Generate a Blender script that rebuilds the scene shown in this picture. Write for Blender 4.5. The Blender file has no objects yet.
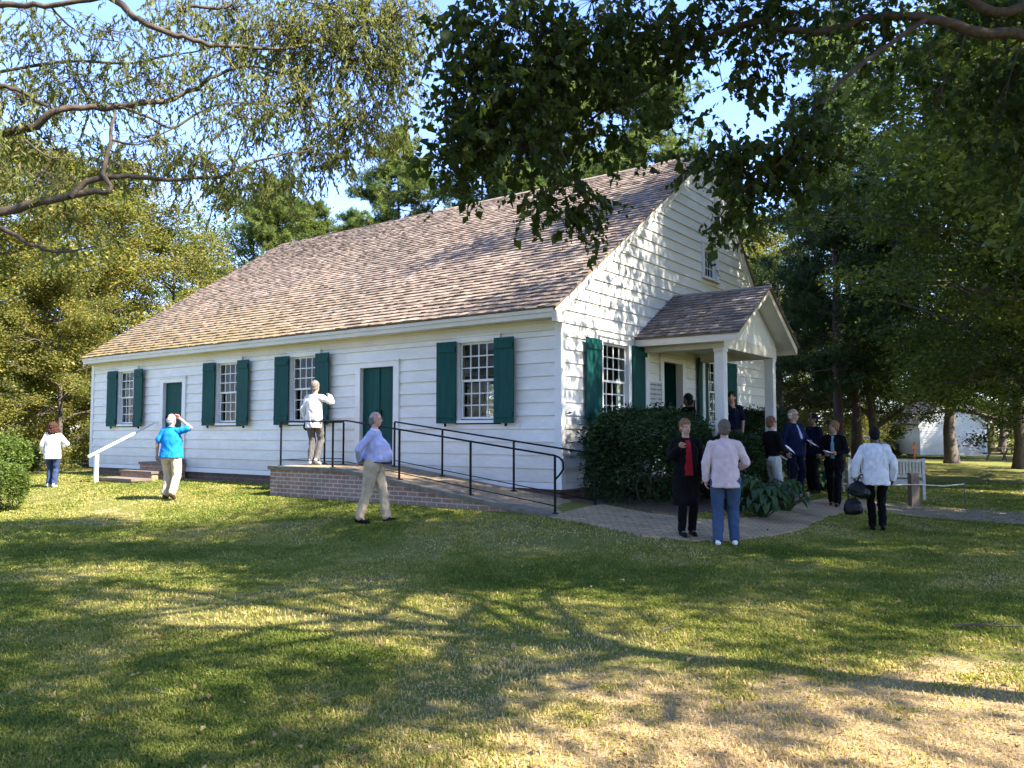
import bpy, bmesh, math, random
import numpy as np
from mathutils import Vector, Matrix, noise

random.seed(7)
RNG = np.random.default_rng(7)
scene = bpy.context.scene
COL = scene.collection
PI = math.pi
R = math.radians

# ------------------------------------------------------------------ camera
CAM_H = 1.6
FPX, CX, CY, HOR = 811.0, 512.0, 384.0, 433.0
PITCH = math.atan((HOR - CY) / FPX)
cam_data = bpy.data.cameras.new('camera')
cam = bpy.data.objects.new('camera', cam_data)
COL.objects.link(cam)
cam.location = (0, 0, CAM_H)
cam.rotation_euler = (PI / 2 + PITCH, 0, 0)
cam_data.sensor_width = 36.0
cam_data.lens = FPX / 1024 * 36.0
cam_data.clip_start = 0.05
cam_data.clip_end = 2000
scene.camera = cam


def at(px, py, Y):
    """World point on the sight line of a photo pixel at forward distance Y."""
    x = (px - CX) / FPX
    z = -(py - CY) / FPX
    c, s = math.cos(PITCH), math.sin(PITCH)
    d = Vector((x, c - z * s, s + z * c))
    d = d / d.y
    return Vector((0, 0, CAM_H)) + d * Y


# ------------------------------------------------------------------ house frame: local X = along gable (v), local Y = along the long wall (u)
TH = R(36.254)
VX, VY = math.sin(TH), math.cos(TH)
UX, UY = -math.cos(TH), math.sin(TH)
KX, KY = 0.8412, 14.0
HL, HW = 16.15, 10.75


def hw(v, u, z=0.0):
    return Vector((KX + VX * v + UX * u, KY + VY * v + UY * u, z))


def to_vu(x, y):
    dx, dy = x - KX, y - KY
    return dx * VX + dy * VY, dx * UX + dy * UY


def ground(x, y):
    v, u = to_vu(x, y)
    du = max(-u, u - HL, 0.0)
    dv = max(-v, v - HW, 0.0)
    d = math.hypot(du, dv)
    t = min(1.0, max(0.0, (d - 0.5) / 4.5))
    z = 0.45 * (1 - t * t * (3 - 2 * t))
    return z


def ground_np(x, y):
    dx, dy = x - KX, y - KY
    v = dx * VX + dy * VY
    u = dx * UX + dy * UY
    du = np.maximum(np.maximum(-u, u - HL), 0)
    dv = np.maximum(np.maximum(-v, v - HW), 0)
    d = np.hypot(du, dv)
    t = np.clip((d - 0.5) / 4.5, 0, 1)
    return 0.45 * (1 - t * t * (3 - 2 * t))


# ------------------------------------------------------------------ mesh builder
class MB:
    def __init__(self):
        self.v = []
        self.f = []
        self.c = []      # one tint per face
        self.m = []

    def poly(self, pts, tint=0.5, mi=0):
        n = len(self.v)
        self.v.extend([tuple(p) for p in pts])
        self.f.append(tuple(range(n, n + len(pts))))
        self.c.append(tint)
        self.m.append(mi)

    def box(self, x0, x1, y0, y1, z0, z1, tint=0.5, mi=0):
        n = len(self.v)
        self.v.extend([(x0, y0, z0), (x1, y0, z0), (x1, y1, z0), (x0, y1, z0),
                       (x0, y0, z1), (x1, y0, z1), (x1, y1, z1), (x0, y1, z1)])
        for q in ((0, 3, 2, 1), (4, 5, 6, 7), (0, 1, 5, 4), (1, 2, 6, 5), (2, 3, 7, 6), (3, 0, 4, 7)):
            self.f.append(tuple(n + i for i in q))
            self.c.append(tint)
            self.m.append(mi)

    def prism(self, prof, a, b, tint=0.5, mi=0):
        """prof: list of 3D points; extruded by vector a->b offset (b - a)."""
        d = Vector(b) - Vector(a)
        n = len(self.v)
        k = len(prof)
        for p in prof:
            self.v.append(tuple(p))
        for p in prof:
            self.v.append(tuple(Vector(p) + d))
        self.f.append(tuple(range(n + k - 1, n - 1, -1)))
        self.f.append(tuple(range(n + k, n + 2 * k)))
        for i in range(k):
            j = (i + 1) % k
            self.f.append((n + i, n + j, n + k + j, n + k + i))
        self.c.extend([tint] * (k + 2))
        self.m.extend([mi] * (k + 2))

    def tube(self, pts, radii, segs=8, tint=0.5, mi=0, cap=True, flat=None, squash=1.0):
        pts = [Vector(p) for p in pts]
        n0 = len(self.v)
        if not hasattr(radii, '__len__'):
            radii = [radii] * len(pts)
        prev = None
        for i, p in enumerate(pts):
            if i == 0:
                t = pts[1] - pts[0]
            elif i == len(pts) - 1:
                t = pts[-1] - pts[-2]
            else:
                t = pts[i + 1] - pts[i - 1]
            if t.length < 1e-9:
                t = Vector((0, 0, 1))
            t.normalize()
            if prev is None:
                a = Vector((1, 0, 0)) if abs(t.x) < 0.8 else Vector((0, 1, 0))
                a = (a - t * a.dot(t)).normalized()
            else:
                a = prev - t * prev.dot(t)
                if a.length < 1e-6:
                    a = Vector((1, 0, 0)) if abs(t.x) < 0.8 else Vector((0, 1, 0))
                    a = a - t * a.dot(t)
                a.normalize()
            prev = a
            b = t.cross(a)
            for s in range(segs):
                w = 2 * PI * s / segs
                self.v.append(tuple(p + a * (math.cos(w) * radii[i]) + b * (math.sin(w) * radii[i] * squash)))
        for i in range(len(pts) - 1):
            for s in range(segs):
                s2 = (s + 1) % segs
                self.f.append((n0 + i * segs + s, n0 + i * segs + s2, n0 + (i + 1) * segs + s2, n0 + (i + 1) * segs + s))
                self.c.append(tint)
                self.m.append(mi)
        if cap:
            self.f.append(tuple(n0 + s for s in range(segs - 1, -1, -1)))
            self.f.append(tuple(n0 + (len(pts) - 1) * segs + s for s in range(segs)))
            self.c.extend([tint] * 2)
            self.m.extend([mi] * 2)

    def build(self, name, mats, parent=None, smooth=False, attr=True, loc=None, rotz=None):
        me = bpy.data.meshes.new(name)
        me.from_pydata(self.v, [], self.f)
        if attr and self.f:
            a = me.attributes.new('tint', 'FLOAT', 'FACE')
            a.data.foreach_set('value', np.array(self.c, dtype=np.float32))
        if not isinstance(mats, (list, tuple)):
            mats = [mats]
        for m in mats:
            me.materials.append(m)
        if len(mats) > 1:
            me.polygons.foreach_set('material_index', np.array(self.m, dtype=np.int32))
        if smooth:
            me.polygons.foreach_set('use_smooth', np.ones(len(self.f), dtype=bool))
        me.update()
        o = bpy.data.objects.new(name, me)
        COL.objects.link(o)
        if parent is not None:
            o.parent = parent
        if loc is not None:
            o.location = loc
        if rotz is not None:
            o.rotation_euler = (0, 0, rotz)
        return o


def np_mesh(name, verts, loops, counts, mats, parent=None, tint=None, smooth=False, normals=None):
    """Fast mesh from numpy: verts (N,3), loops flat vertex indices, counts per face."""
    me = bpy.data.meshes.new(name)
    nv, nl, nf = len(verts), len(loops), len(counts)
    me.vertices.add(nv)
    me.loops.add(nl)
    me.polygons.add(nf)
    me.vertices.foreach_set('co', np.ascontiguousarray(verts, dtype=np.float32).ravel())
    me.loops.foreach_set('vertex_index', np.ascontiguousarray(loops, dtype=np.int32))
    starts = np.zeros(nf, dtype=np.int32)
    starts[1:] = np.cumsum(counts)[:-1]
    me.polygons.foreach_set('loop_start', starts)
    if smooth:
        me.polygons.foreach_set('use_smooth', np.ones(nf, dtype=bool))
    if tint is not None:
        a = me.attributes.new('tint', 'FLOAT', 'FACE')
        a.data.foreach_set('value', np.ascontiguousarray(tint, dtype=np.float32))
    if not isinstance(mats, (list, tuple)):
        mats = [mats]
    for m in mats:
        me.materials.append(m)
    me.update(calc_edges=True)
    o = bpy.data.objects.new(name, me)
    COL.objects.link(o)
    if parent is not None:
        o.parent = parent
    return o


def tag(o, label=None, cat=None, group=None, kind=None):
    if label:
        o['label'] = label
    if cat:
        o['category'] = cat
    if group:
        o['group'] = group
    if kind:
        o['kind'] = kind
    return o


def empty(name, loc=(0, 0, 0), rotz=0.0):
    o = bpy.data.objects.new(name, None)
    COL.objects.link(o)
    o.location = loc
    o.rotation_euler = (0, 0, rotz)
    o.empty_display_size = 0.2
    return o


def copy_tree(o, parent=None):
    c = o.copy()
    COL.objects.link(c)
    if parent is not None:
        c.parent = parent
    for ch in list(o.children):
        copy_tree(ch, c)
    return c


# ------------------------------------------------------------------ materials
def new_mat(name):
    m = bpy.data.materials.new(name)
    m.use_nodes = True
    nt = m.node_tree
    nt.nodes.clear()
    out = nt.nodes.new('ShaderNodeOutputMaterial')
    b = nt.nodes.new('ShaderNodeBsdfPrincipled')
    nt.links.new(b.outputs[0], out.inputs[0])
    return m, nt, b, out


def N(nt, typ, **kw):
    n = nt.nodes.new('ShaderNode' + typ)
    for k, v in kw.items():
        setattr(n, k, v)
    return n


def ramp(nt, fac, stops):
    r = N(nt, 'ValToRGB')
    el = r.color_ramp.elements
    while len(el) > 1:
        el.remove(el[-1])
    el[0].position = stops[0][0]
    el[0].color = (*stops[0][1], 1)
    for p, c in stops[1:]:
        e = el.new(p)
        e.color = (*c, 1)
    nt.links.new(fac, r.inputs[0])
    return r.outputs[0]


def mixc(nt, fac, a, b, mode='MIX'):
    m = N(nt, 'Mix', data_type='RGBA', blend_type=mode)
    for sock, val in ((m.inputs[0], fac), (m.inputs[6], a), (m.inputs[7], b)):
        if isinstance(val, (int, float)):
            sock.default_value = val
        elif isinstance(val, (tuple, list)):
            sock.default_value = (*val, 1) if len(val) == 3 else val
        else:
            nt.links.new(val, sock)
    return m.outputs[2]


def noise_fac(nt, scale, detail=4, rough=0.6, coord='Object', stretch=None, dist=0.0):
    tc = N(nt, 'TexCoord')
    src = tc.outputs[coord]
    if stretch:
        mp = N(nt, 'Mapping')
        mp.inputs['Scale'].default_value = stretch
        nt.links.new(src, mp.inputs[0])
        src = mp.outputs[0]
    n = N(nt, 'TexNoise')
    n.inputs['Scale'].default_value = scale
    n.inputs['Detail'].default_value = detail
    n.inputs['Roughness'].default_value = rough
    n.inputs['Distortion'].default_value = dist
    nt.links.new(src, n.inputs[0])
    return n.outputs[0]


def tint_fac(nt):
    a = N(nt, 'Attribute', attribute_name='tint')
    return a.outputs['Fac']


def bump(nt, b, fac, strength=0.3, dist=0.01):
    bp = N(nt, 'Bump')
    bp.inputs['Strength'].default_value = strength
    bp.inputs['Distance'].default_value = dist
    nt.links.new(fac, bp.inputs['Height'])
    nt.links.new(bp.outputs[0], b.inputs['Normal'])


def simple_mat(name, col, rough=0.6, var=0.15, scale=6.0, bumpy=0.0, bscale=60.0, stretch=None, metallic=0.0, spec=None, tinted=False):
    m, nt, b, out = new_mat(name)
    f = noise_fac(nt, scale, 5, 0.65, stretch=stretch)
    lo = tuple(max(0, c * (1 - var)) for c in col)
    hi = tuple(min(1, c * (1 + var)) for c in col)
    c = ramp(nt, f, [(0.3, lo), (0.7, hi)])
    if tinted:
        t = tint_fac(nt)
        tr = ramp(nt, t, [(0.0, (0.7,) * 3), (1.0, (1.3,) * 3)])
        c = mixc(nt, 1.0, c, tr, 'MULTIPLY')
    nt.links.new(c, b.inputs['Base Color'])
    b.inputs['Roughness'].default_value = rough
    b.inputs['Metallic'].default_value = metallic
    if spec is not None:
        b.inputs['Specular IOR Level'].default_value = spec
    if bumpy:
        f2 = noise_fac(nt, bscale, 4, 0.6, stretch=stretch)
        bump(nt, b, f2, bumpy, 0.01)
    return m


def leaf_mat(name, cols, trans=0.35, rough=0.55, clump=None, spec=0.2):
    """cols: stops over the per-leaf random tint."""
    m, nt, b, out = new_mat(name)
    t = tint_fac(nt)
    c = ramp(nt, t, [(i / (len(cols) - 1), col) for i, col in enumerate(cols)])
    if clump:
        f = noise_fac(nt, clump, 2, 0.5)
        cc = ramp(nt, f, [(0.35, (0.75, 0.85, 0.8)), (0.65, (1.25, 1.15, 0.95))])
        c = mixc(nt, 1.0, c, cc, 'MULTIPLY')
    nt.links.new(c, b.inputs['Base Color'])
    b.inputs['Roughness'].default_value = rough
    b.inputs['Specular IOR Level'].default_value = spec
    tr = N(nt, 'BsdfTranslucent')
    tc = mixc(nt, 1.0, c, (1.5, 1.6, 0.7), 'MULTIPLY')
    nt.links.new(tc, tr.inputs[0])
    mx = N(nt, 'MixShader')
    mx.inputs[0].default_value = trans
    nt.links.new(b.outputs[0], mx.inputs[1])
    nt.links.new(tr.outputs[0], mx.inputs[2])
    nt.links.new(mx.outputs[0], out.inputs[0])
    return m


M = {}


def make_materials():
    # white painted clapboard: faint chalking, grime below each lap, knots
    m, nt, b, out = new_mat('white_clapboard_paint')
    f = noise_fac(nt, 1.3, 6, 0.7, stretch=(1, 1, 3))
    c1 = ramp(nt, f, [(0.3, (0.66, 0.642, 0.59)), (0.7, (0.80, 0.782, 0.73))])
    f2 = noise_fac(nt, 14, 5, 0.7, stretch=(0.35, 0.35, 3.0))
    c2 = ramp(nt, f2, [(0.25, (0.84, 0.83, 0.80)), (0.6, (1, 1, 1))])
    c = mixc(nt, 0.8, c1, c2, 'MULTIPLY')
    t = ramp(nt, tint_fac(nt), [(0, (0.93, 0.93, 0.92)), (1, (1.04, 1.04, 1.04))])
    c = mixc(nt, 1.0, c, t, 'MULTIPLY')
    # rain-splash grime along the lowest boards, broken up by noise
    tcw = N(nt, 'TexCoord')
    spw = N(nt, 'SeparateXYZ')
    nt.links.new(tcw.outputs['Object'], spw.inputs[0])
    mrw = N(nt, 'MapRange')
    mrw.inputs[1].default_value = 1.35
    mrw.inputs[2].default_value = 0.7
    nt.links.new(spw.outputs[2], mrw.inputs[0])
    nw = noise_fac(nt, 2.2, 6, 0.75, stretch=(1, 1, 0.35))
    mw = N(nt, 'Math', operation='MULTIPLY')
    nt.links.new(mrw.outputs[0], mw.inputs[0])
    nt.links.new(nw, mw.inputs[1])
    c = mixc(nt, mw.outputs[0], c, (0.42, 0.37, 0.29))
    nt.links.new(c, b.inputs['Base Color'])
    b.inputs['Roughness'].default_value = 0.55
    f3 = noise_fac(nt, 30, 5, 0.7, stretch=(0.25, 0.25, 4.0))
    bump(nt, b, f3, 0.12, 0.008)
    M['clap'] = m
    M['trim'] = simple_mat('white_trim_paint', (0.68, 0.675, 0.65), 0.5, 0.07, 3, 0.08, 40)
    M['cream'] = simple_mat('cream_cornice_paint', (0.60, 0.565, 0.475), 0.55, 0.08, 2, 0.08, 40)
    m, nt, b, out = new_mat('green_shutter_paint')
    f = noise_fac(nt, 3, 5, 0.7, stretch=(3, 3, 0.6))
    c = ramp(nt, f, [(0.3, (0.004, 0.046, 0.041)), (0.7, (0.008, 0.076, 0.066))])
    nt.links.new(c, b.inputs['Base Color'])
    b.inputs['Roughness'].default_value = 0.6
    b.inputs['Specular IOR Level'].default_value = 0.12
    M['green'] = m
    # cedar shakes: weathered grey-brown, mossy towards the far lower end
    m, nt, b, out = new_mat('weathered_shake')
    t = tint_fac(nt)
    c = ramp(nt, t, [(0, (0.115, 0.086, 0.064)), (0.35, (0.200, 0.154, 0.114)), (0.7, (0.275, 0.218, 0.165)), (1, (0.37, 0.30, 0.235))])
    f = noise_fac(nt, 0.45, 5, 0.6)
    cc = ramp(nt, f, [(0.35, (0.82, 0.80, 0.80)), (0.65, (1.1, 1.03, 0.98))])
    c = mixc(nt, 1.0, c, cc, 'MULTIPLY')
    fs = noise_fac(nt, 1.0, 6, 0.7, stretch=(0.22, 2.6, 0.22))
    c = mixc(nt, 0.8, c, ramp(nt, fs, [(0.32, (0.66, 0.64, 0.62)), (0.52, (1, 1, 1)), (0.75, (1.12, 1.08, 1.04))]), 'MULTIPLY')
    tc = N(nt, 'TexCoord')
    sp = N(nt, 'SeparateXYZ')
    nt.links.new(tc.outputs['Object'], sp.inputs[0])
    # moss/lichen patch: low on the slope (small local X) and towards the far end (large local Y)
    mr = N(nt, 'MapRange')
    mr.inputs[1].default_value = 3.4
    mr.inputs[2].default_value = -0.3
    nt.links.new(sp.outputs[0], mr.inputs[0])
    mr2 = N(nt, 'MapRange')
    mr2.inputs[1].default_value = 2.5
    mr2.inputs[2].default_value = 9.0
    nt.links.new(sp.outputs[1], mr2.inputs[0])
    mm = N(nt, 'Math', operation='MULTIPLY')
    nt.links.new(mr.outputs[0], mm.inputs[0])
    nt.links.new(mr2.outputs[0], mm.inputs[1])
    nf = noise_fac(nt, 1.1, 6, 0.7)
    m2 = N(nt, 'Math', operation='MULTIPLY_ADD')
    nt.links.new(nf, m2.inputs[0])
    m2.inputs[1].default_value = 2.6
    m2.inputs[2].default_value = -1.35
    m3 = N(nt, 'Math', operation='ADD', use_clamp=True)
    nt.links.new(mm.outputs[0], m3.inputs[0])
    nt.links.new(m2.outputs[0], m3.inputs[1])
    m4 = N(nt, 'Math', operation='MULTIPLY', use_clamp=True)
    nt.links.new(m3.outputs[0], m4.inputs[0])
    nt.links.new(mm.outputs[0], m4.inputs[1])
    c = mixc(nt, m4.outputs[0], c, mixc(nt, 0.72, c, (0.215, 0.152, 0.045)))
    nt.links.new(c, b.inputs['Base Color'])
    b.inputs['Roughness'].default_value = 0.85
    fb = noise_fac(nt, 50, 4, 0.6)
    bump(nt, b, fb, 0.35, 0.01)
    M['shake'] = m
    m, nt, b, out = new_mat('porch_shake')
    c = ramp(nt, tint_fac(nt), [(0, (0.085, 0.066, 0.052)), (0.5, (0.165, 0.132, 0.106)), (1, (0.30, 0.245, 0.20))])
    nt.links.new(c, b.inputs['Base Color'])
    b.inputs['Roughness'].default_value = 0.85
    bump(nt, b, noise_fac(nt, 50, 4, 0.6), 0.35, 0.01)
    M['shake2'] = m

    # bricks
    def brick(name, c1, c2, mortar, scale, stretch, floor=False):
        m, nt, b, out = new_mat(name)
        tc = N(nt, 'TexCoord')
        mp = N(nt, 'Mapping')
        if not floor:   # wall: (along, z) -> texture xy
            cmb = N(nt, 'CombineXYZ')
            sp = N(nt, 'SeparateXYZ')
            nt.links.new(tc.outputs['Object'], sp.inputs[0])
            ad = N(nt, 'Math', operation='ADD')
            nt.links.new(sp.outputs[0], ad.inputs[0])
            nt.links.new(sp.outputs[1], ad.inputs[1])
            nt.links.new(ad.outputs[0], cmb.inputs[0])
            nt.links.new(sp.outputs[2], cmb.inputs[1])
            src = cmb.outputs[0]
        else:
            src = tc.outputs['Object']
        nt.links.new(src, mp.inputs[0])
        mp.inputs['Scale'].default_value = stretch
        br = N(nt, 'TexBrick')
        br.inputs['Color1'].default_value = (*c1, 1)
        br.inputs['Color2'].default_value = (*c2, 1)
        br.inputs['Mortar'].default_value = (*mortar, 1)
        br.inputs['Scale'].default_value = scale
        br.inputs['Mortar Size'].default_value = 0.012
        br.inputs['Mortar Smooth'].default_value = 0.3
        br.inputs['Brick Width'].default_value = 0.22
        br.inputs['Row Height'].default_value = 0.075
        nt.links.new(mp.outputs[0], br.inputs[0])
        f = noise_fac(nt, 2.5, 6, 0.7)
        cc = ramp(nt, f, [(0.3, (0.6, 0.62, 0.58)), (0.7, (1.15, 1.1, 1.05))])
        c = mixc(nt, 1.0, br.outputs[0], cc, 'MULTIPLY')
        nt.links.new(c, b.inputs['Base Color'])
        b.inputs['Roughness'].default_value = 0.9
        f2 = noise_fac(nt, 45, 4, 0.6)
        mx = N(nt, 'Math', operation='MULTIPLY_ADD')
        nt.links.new(br.outputs['Fac'], mx.inputs[0])
        mx.inputs[1].default_value = -1.0
        nt.links.new(f2, mx.inputs[2])
        bump(nt, b, mx.outputs[0], 0.5, 0.008)
        return m
    M['brick'] = brick('worn_brick', (0.26, 0.145, 0.115), (0.30, 0.20, 0.165), (0.44, 0.39, 0.34), 1.0, (1, 1, 1))
    M['brick_dark'] = brick('foundation_brick', (0.13, 0.075, 0.06), (0.17, 0.10, 0.08), (0.17, 0.14, 0.12), 1.0, (1, 1, 1))
    M['brick_warm'] = brick('step_brick', (0.30, 0.15, 0.09), (0.36, 0.20, 0.12), (0.38, 0.31, 0.24), 1.0, (1, 1, 1))
    M['paver'] = brick('path_brick', (0.35, 0.235, 0.13), (0.44, 0.305, 0.175), (0.17, 0.14, 0.075), 1.0, (1, 1, 1), True)
    M['coping'] = simple_mat('mossy_coping', (0.14, 0.125, 0.095), 0.9, 0.35, 5, 0.5, 40)
    M['stone'] = simple_mat('step_stone', (0.15, 0.115, 0.085), 0.9, 0.25, 5, 0.4, 40)
    M['iron'] = simple_mat('black_iron', (0.005, 0.005, 0.0055), 0.5, 0.2, 8, 0.15, 60, spec=0.15)
    M['greyrail'] = simple_mat('worn_grey_rail', (0.35, 0.33, 0.30), 0.5, 0.2, 8)
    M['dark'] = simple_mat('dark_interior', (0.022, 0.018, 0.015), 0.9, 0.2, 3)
    M['floor'] = simple_mat('porch_floor', (0.22, 0.19, 0.16), 0.8, 0.2, 4)
    M['wood'] = simple_mat('weathered_wood', (0.17, 0.125, 0.09), 0.85, 0.3, 6, 0.4, 30, stretch=(4, 4, 0.6))
    M['greywood'] = simple_mat('silvered_teak', (0.52, 0.49, 0.43), 0.8, 0.2, 6, 0.3, 30)
    M['rope'] = simple_mat('pale_rope', (0.55, 0.5, 0.42), 0.8, 0.1, 20)
    M['paper'] = simple_mat('white_paper', (0.8, 0.8, 0.78), 0.7, 0.03)
    M['bark'] = None
    # glass: clear pane, mirror-like at a glance
    m = bpy.data.materials.new('window_glass')
    m.use_nodes = True
    nt = m.node_tree
    nt.nodes.clear()
    out = N(nt, 'OutputMaterial')
    tr = N(nt, 'BsdfTransparent')
    tr.inputs[0].default_value = (0.6, 0.64, 0.62, 1)
    gl = N(nt, 'BsdfGlossy')
    gl.inputs['Roughness'].default_value = 0.03
    lf = N(nt, 'LayerWeight')
    lf.inputs[0].default_value = 0.5
    pw = N(nt, 'Math', operation='POWER')
    nt.links.new(lf.outputs['Facing'], pw.inputs[0])
    pw.inputs[1].default_value = 4.0
    lw = N(nt, 'Math', operation='MULTIPLY_ADD')
    nt.links.new(pw.outputs[0], lw.inputs[0])
    lw.inputs[1].default_value = 0.3
    lw.inputs[2].default_value = 0.02
    wv = noise_fac(nt, 3.0, 2, 0.5)
    bp = N(nt, 'Bump')
    bp.inputs['Strength'].default_value = 0.06
    nt.links.new(wv, bp.inputs['Height'])
    nt.links.new(bp.outputs[0], gl.inputs['Normal'])
    mx = N(nt, 'MixShader')
    nt.links.new(lw.outputs[0], mx.inputs[0])
    nt.links.new(tr.outputs[0], mx.inputs[1])
    nt.links.new(gl.outputs[0], mx.inputs[2])
    nt.links.new(mx.outputs[0], out.inputs[0])
    M['glass'] = m

    # bark
    def bark(name, lo, hi, st=(9, 9, 1.3)):
        m, nt, b, out = new_mat(name)
        f = noise_fac(nt, 1.6, 6, 0.7, stretch=st, dist=0.4)
        c = ramp(nt, f, [(0.3, lo), (0.7, hi)])
        nt.links.new(c, b.inputs['Base Color'])
        b.inputs['Roughness'].default_value = 0.9
        bump(nt, b, f, 0.7, 0.03)
        return m
    M['bark'] = bark('grey_brown_bark', (0.045, 0.036, 0.028), (0.155, 0.12, 0.09))
    M['bark_red'] = bark('pine_bark', (0.03, 0.021, 0.017), (0.095, 0.062, 0.045))
    M['bark_pale'] = bark('pale_oak_bark', (0.028, 0.021, 0.015), (0.13, 0.095, 0.065), (5, 5, 5))
    M['bark_smooth'] = bark('smooth_branch_bark', (0.03, 0.02, 0.014), (0.085, 0.055, 0.038), (7, 7, 7))
    # leaves
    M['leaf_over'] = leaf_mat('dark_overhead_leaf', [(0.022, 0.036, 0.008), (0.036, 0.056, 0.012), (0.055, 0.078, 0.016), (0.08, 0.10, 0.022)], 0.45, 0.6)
    M['leaf_oak'] = leaf_mat('willow_oak_leaf', [(0.08, 0.10, 0.028), (0.135, 0.155, 0.042), (0.19, 0.195, 0.055), (0.24, 0.19, 0.075)], 0.42, 0.5)
    M['leaf_yellow'] = leaf_mat('yellowing_leaf', [(0.060, 0.078, 0.024), (0.125, 0.135, 0.040), (0.235, 0.205, 0.062), (0.33, 0.245, 0.075)], 0.42, 0.55, clump=0.25)
    M['leaf_green'] = leaf_mat('mid_green_leaf', [(0.052, 0.075, 0.022), (0.09, 0.122, 0.034), (0.145, 0.175, 0.048), (0.20, 0.205, 0.06)], 0.38, 0.55, clump=0.3)
    M['leaf_dark'] = leaf_mat('dark_green_leaf', [(0.024, 0.042, 0.014), (0.040, 0.064, 0.02), (0.064, 0.088, 0.026), (0.10, 0.12, 0.036)], 0.36, 0.55, clump=0.3)
    M['needle'] = leaf_mat('pine_needle', [(0.06, 0.095, 0.03), (0.095, 0.135, 0.038), (0.14, 0.175, 0.048), (0.18, 0.19, 0.055)], 0.3, 0.5, clump=0.35)
    M['needle_dark'] = leaf_mat('dark_conifer_needle', [(0.026, 0.048, 0.022), (0.042, 0.072, 0.03), (0.064, 0.098, 0.038), (0.09, 0.12, 0.044)], 0.28, 0.5, clump=0.35)
    M['leaf_yew'] = leaf_mat('dark_yew_leaf', [(0.008, 0.022, 0.006), (0.014, 0.034, 0.009), (0.024, 0.05, 0.013), (0.05, 0.085, 0.02)], 0.2, 0.5)
    M['leaf_box'] = leaf_mat('boxwood_leaf', [(0.04, 0.07, 0.014), (0.075, 0.115, 0.022), (0.12, 0.16, 0.03), (0.17, 0.20, 0.042)], 0.3, 0.45)
    M['leaf_hosta'] = leaf_mat('hosta_leaf', [(0.03, 0.065, 0.025), (0.05, 0.09, 0.035), (0.08, 0.125, 0.05)], 0.25, 0.4)
    M['leaf_dry'] = leaf_mat('fallen_leaf', [(0.16, 0.09, 0.035), (0.26, 0.17, 0.07), (0.34, 0.25, 0.12)], 0.15, 0.7)


make_materials()
# ------------------------------------------------------------------ ground
def lawn_material():
    m, nt, b, out = new_mat('mown_lawn')
    f = noise_fac(nt, 0.55, 6, 0.65)
    f2 = noise_fac(nt, 5.0, 6, 0.7)
    f3 = noise_fac(nt, 60.0, 4, 0.7)
    g1 = ramp(nt, f2, [(0.3, (0.105, 0.120, 0.026)), (0.55, (0.175, 0.172, 0.042)), (0.75, (0.28, 0.225, 0.085))])
    dry = ramp(nt, f3, [(0.3, (0.26, 0.175, 0.085)), (0.7, (0.50, 0.36, 0.195))])
    # worn, dry ground near where people stand to look (a spot on the lawn) plus scattered patches
    tc = N(nt, 'TexCoord')
    sp = N(nt, 'Vector' + 'Math', operation='DISTANCE')
    nt.links.new(tc.outputs['Object'], sp.inputs[0])
    sp.inputs[1].default_value = (2.2, 3.2, 0)
    mr = N(nt, 'MapRange')
    mr.inputs[1].default_value = 3.7
    mr.inputs[2].default_value = 1.2
    nt.links.new(sp.outputs['Value'], mr.inputs[0])
    a1 = N(nt, 'Math', operation='MULTIPLY_ADD')
    nt.links.new(mr.outputs[0], a1.inputs[0])
    a1.inputs[1].default_value = 0.46
    nt.links.new(f, a1.inputs[2])
    a2 = N(nt, 'Math', operation='MULTIPLY_ADD')
    nt.links.new(f2, a2.inputs[0])
    a2.inputs[1].default_value = 0.35
    nt.links.new(a1.outputs[0], a2.inputs[2])
    k = ramp(nt, a2.outputs[0], [(0.74, (0, 0, 0)), (0.95, (1, 1, 1))])
    c = mixc(nt, k, g1, dry)
    fine = ramp(nt, f3, [(0.25, (0.6, 0.6, 0.6)), (0.75, (1.25, 1.25, 1.25))])
    c = mixc(nt, 1.0, c, fine, 'MULTIPLY')
    nt.links.new(c, b.inputs['Base Color'])
    b.inputs['Roughness'].default_value = 0.95
    b.inputs['Specular IOR Level'].default_value = 0.1
    bump(nt, b, f3, 0.8, 0.03)
    return m


M['lawn'] = lawn_material()
M['mulch'] = simple_mat('bark_mulch', (0.085, 0.055, 0.035), 0.95, 0.6, 30, 0.9, 50)
M['dirt'] = simple_mat('leaf_strewn_dirt', (0.23, 0.165, 0.10), 0.95, 0.45, 9, 0.8, 50)


def make_ground():
    # graded grid: fine near the house and viewer, coarse to the horizon
    def axis(lo, hi, step, far):
        a = list(np.arange(lo, hi + 1e-6, step))
        x, s = lo, step
        left = []
        while x > -far:
            s *= 1.35
            x -= s
            left.append(x)
        x, s = hi, step
        right = []
        while x < far:
            s *= 1.35
            x += s
            right.append(x)
        return np.array(left[::-1] + a + right)
    xs = axis(-26, 22, 0.3, 900)
    ys = axis(-4, 44, 0.3, 900)
    X, Y = np.meshgrid(xs, ys)
    Z = ground_np(X, Y)
    und = 0.012 * np.sin(X * 1.7 + 0.6 * np.sin(Y * 1.1)) * np.sin(Y * 1.3 + 1.0)
    near = np.clip(1 - np.hypot(X, Y - 8) / 25, 0, 1)
    V, U = (X - KX) * VX + (Y - KY) * VY, (X - KX) * UX + (Y - KY) * UY
    Z = Z + und * near * 0.0
    verts = np.stack([X.ravel(), Y.ravel(), Z.ravel()], 1)
    ny, nx = X.shape
    i = np.arange(ny - 1)[:, None] * nx + np.arange(nx - 1)[None, :]
    i = i.ravel()
    loops = np.stack([i, i + 1, i + nx + 1, i + nx], 1).ravel()
    o = np_mesh('lawn', verts, loops, np.full(len(i), 4), M['lawn'], smooth=True)
    tag(o, 'mown grass lawn with worn dry patches around the white meeting house', kind='structure')
    return o


make_ground()


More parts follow.
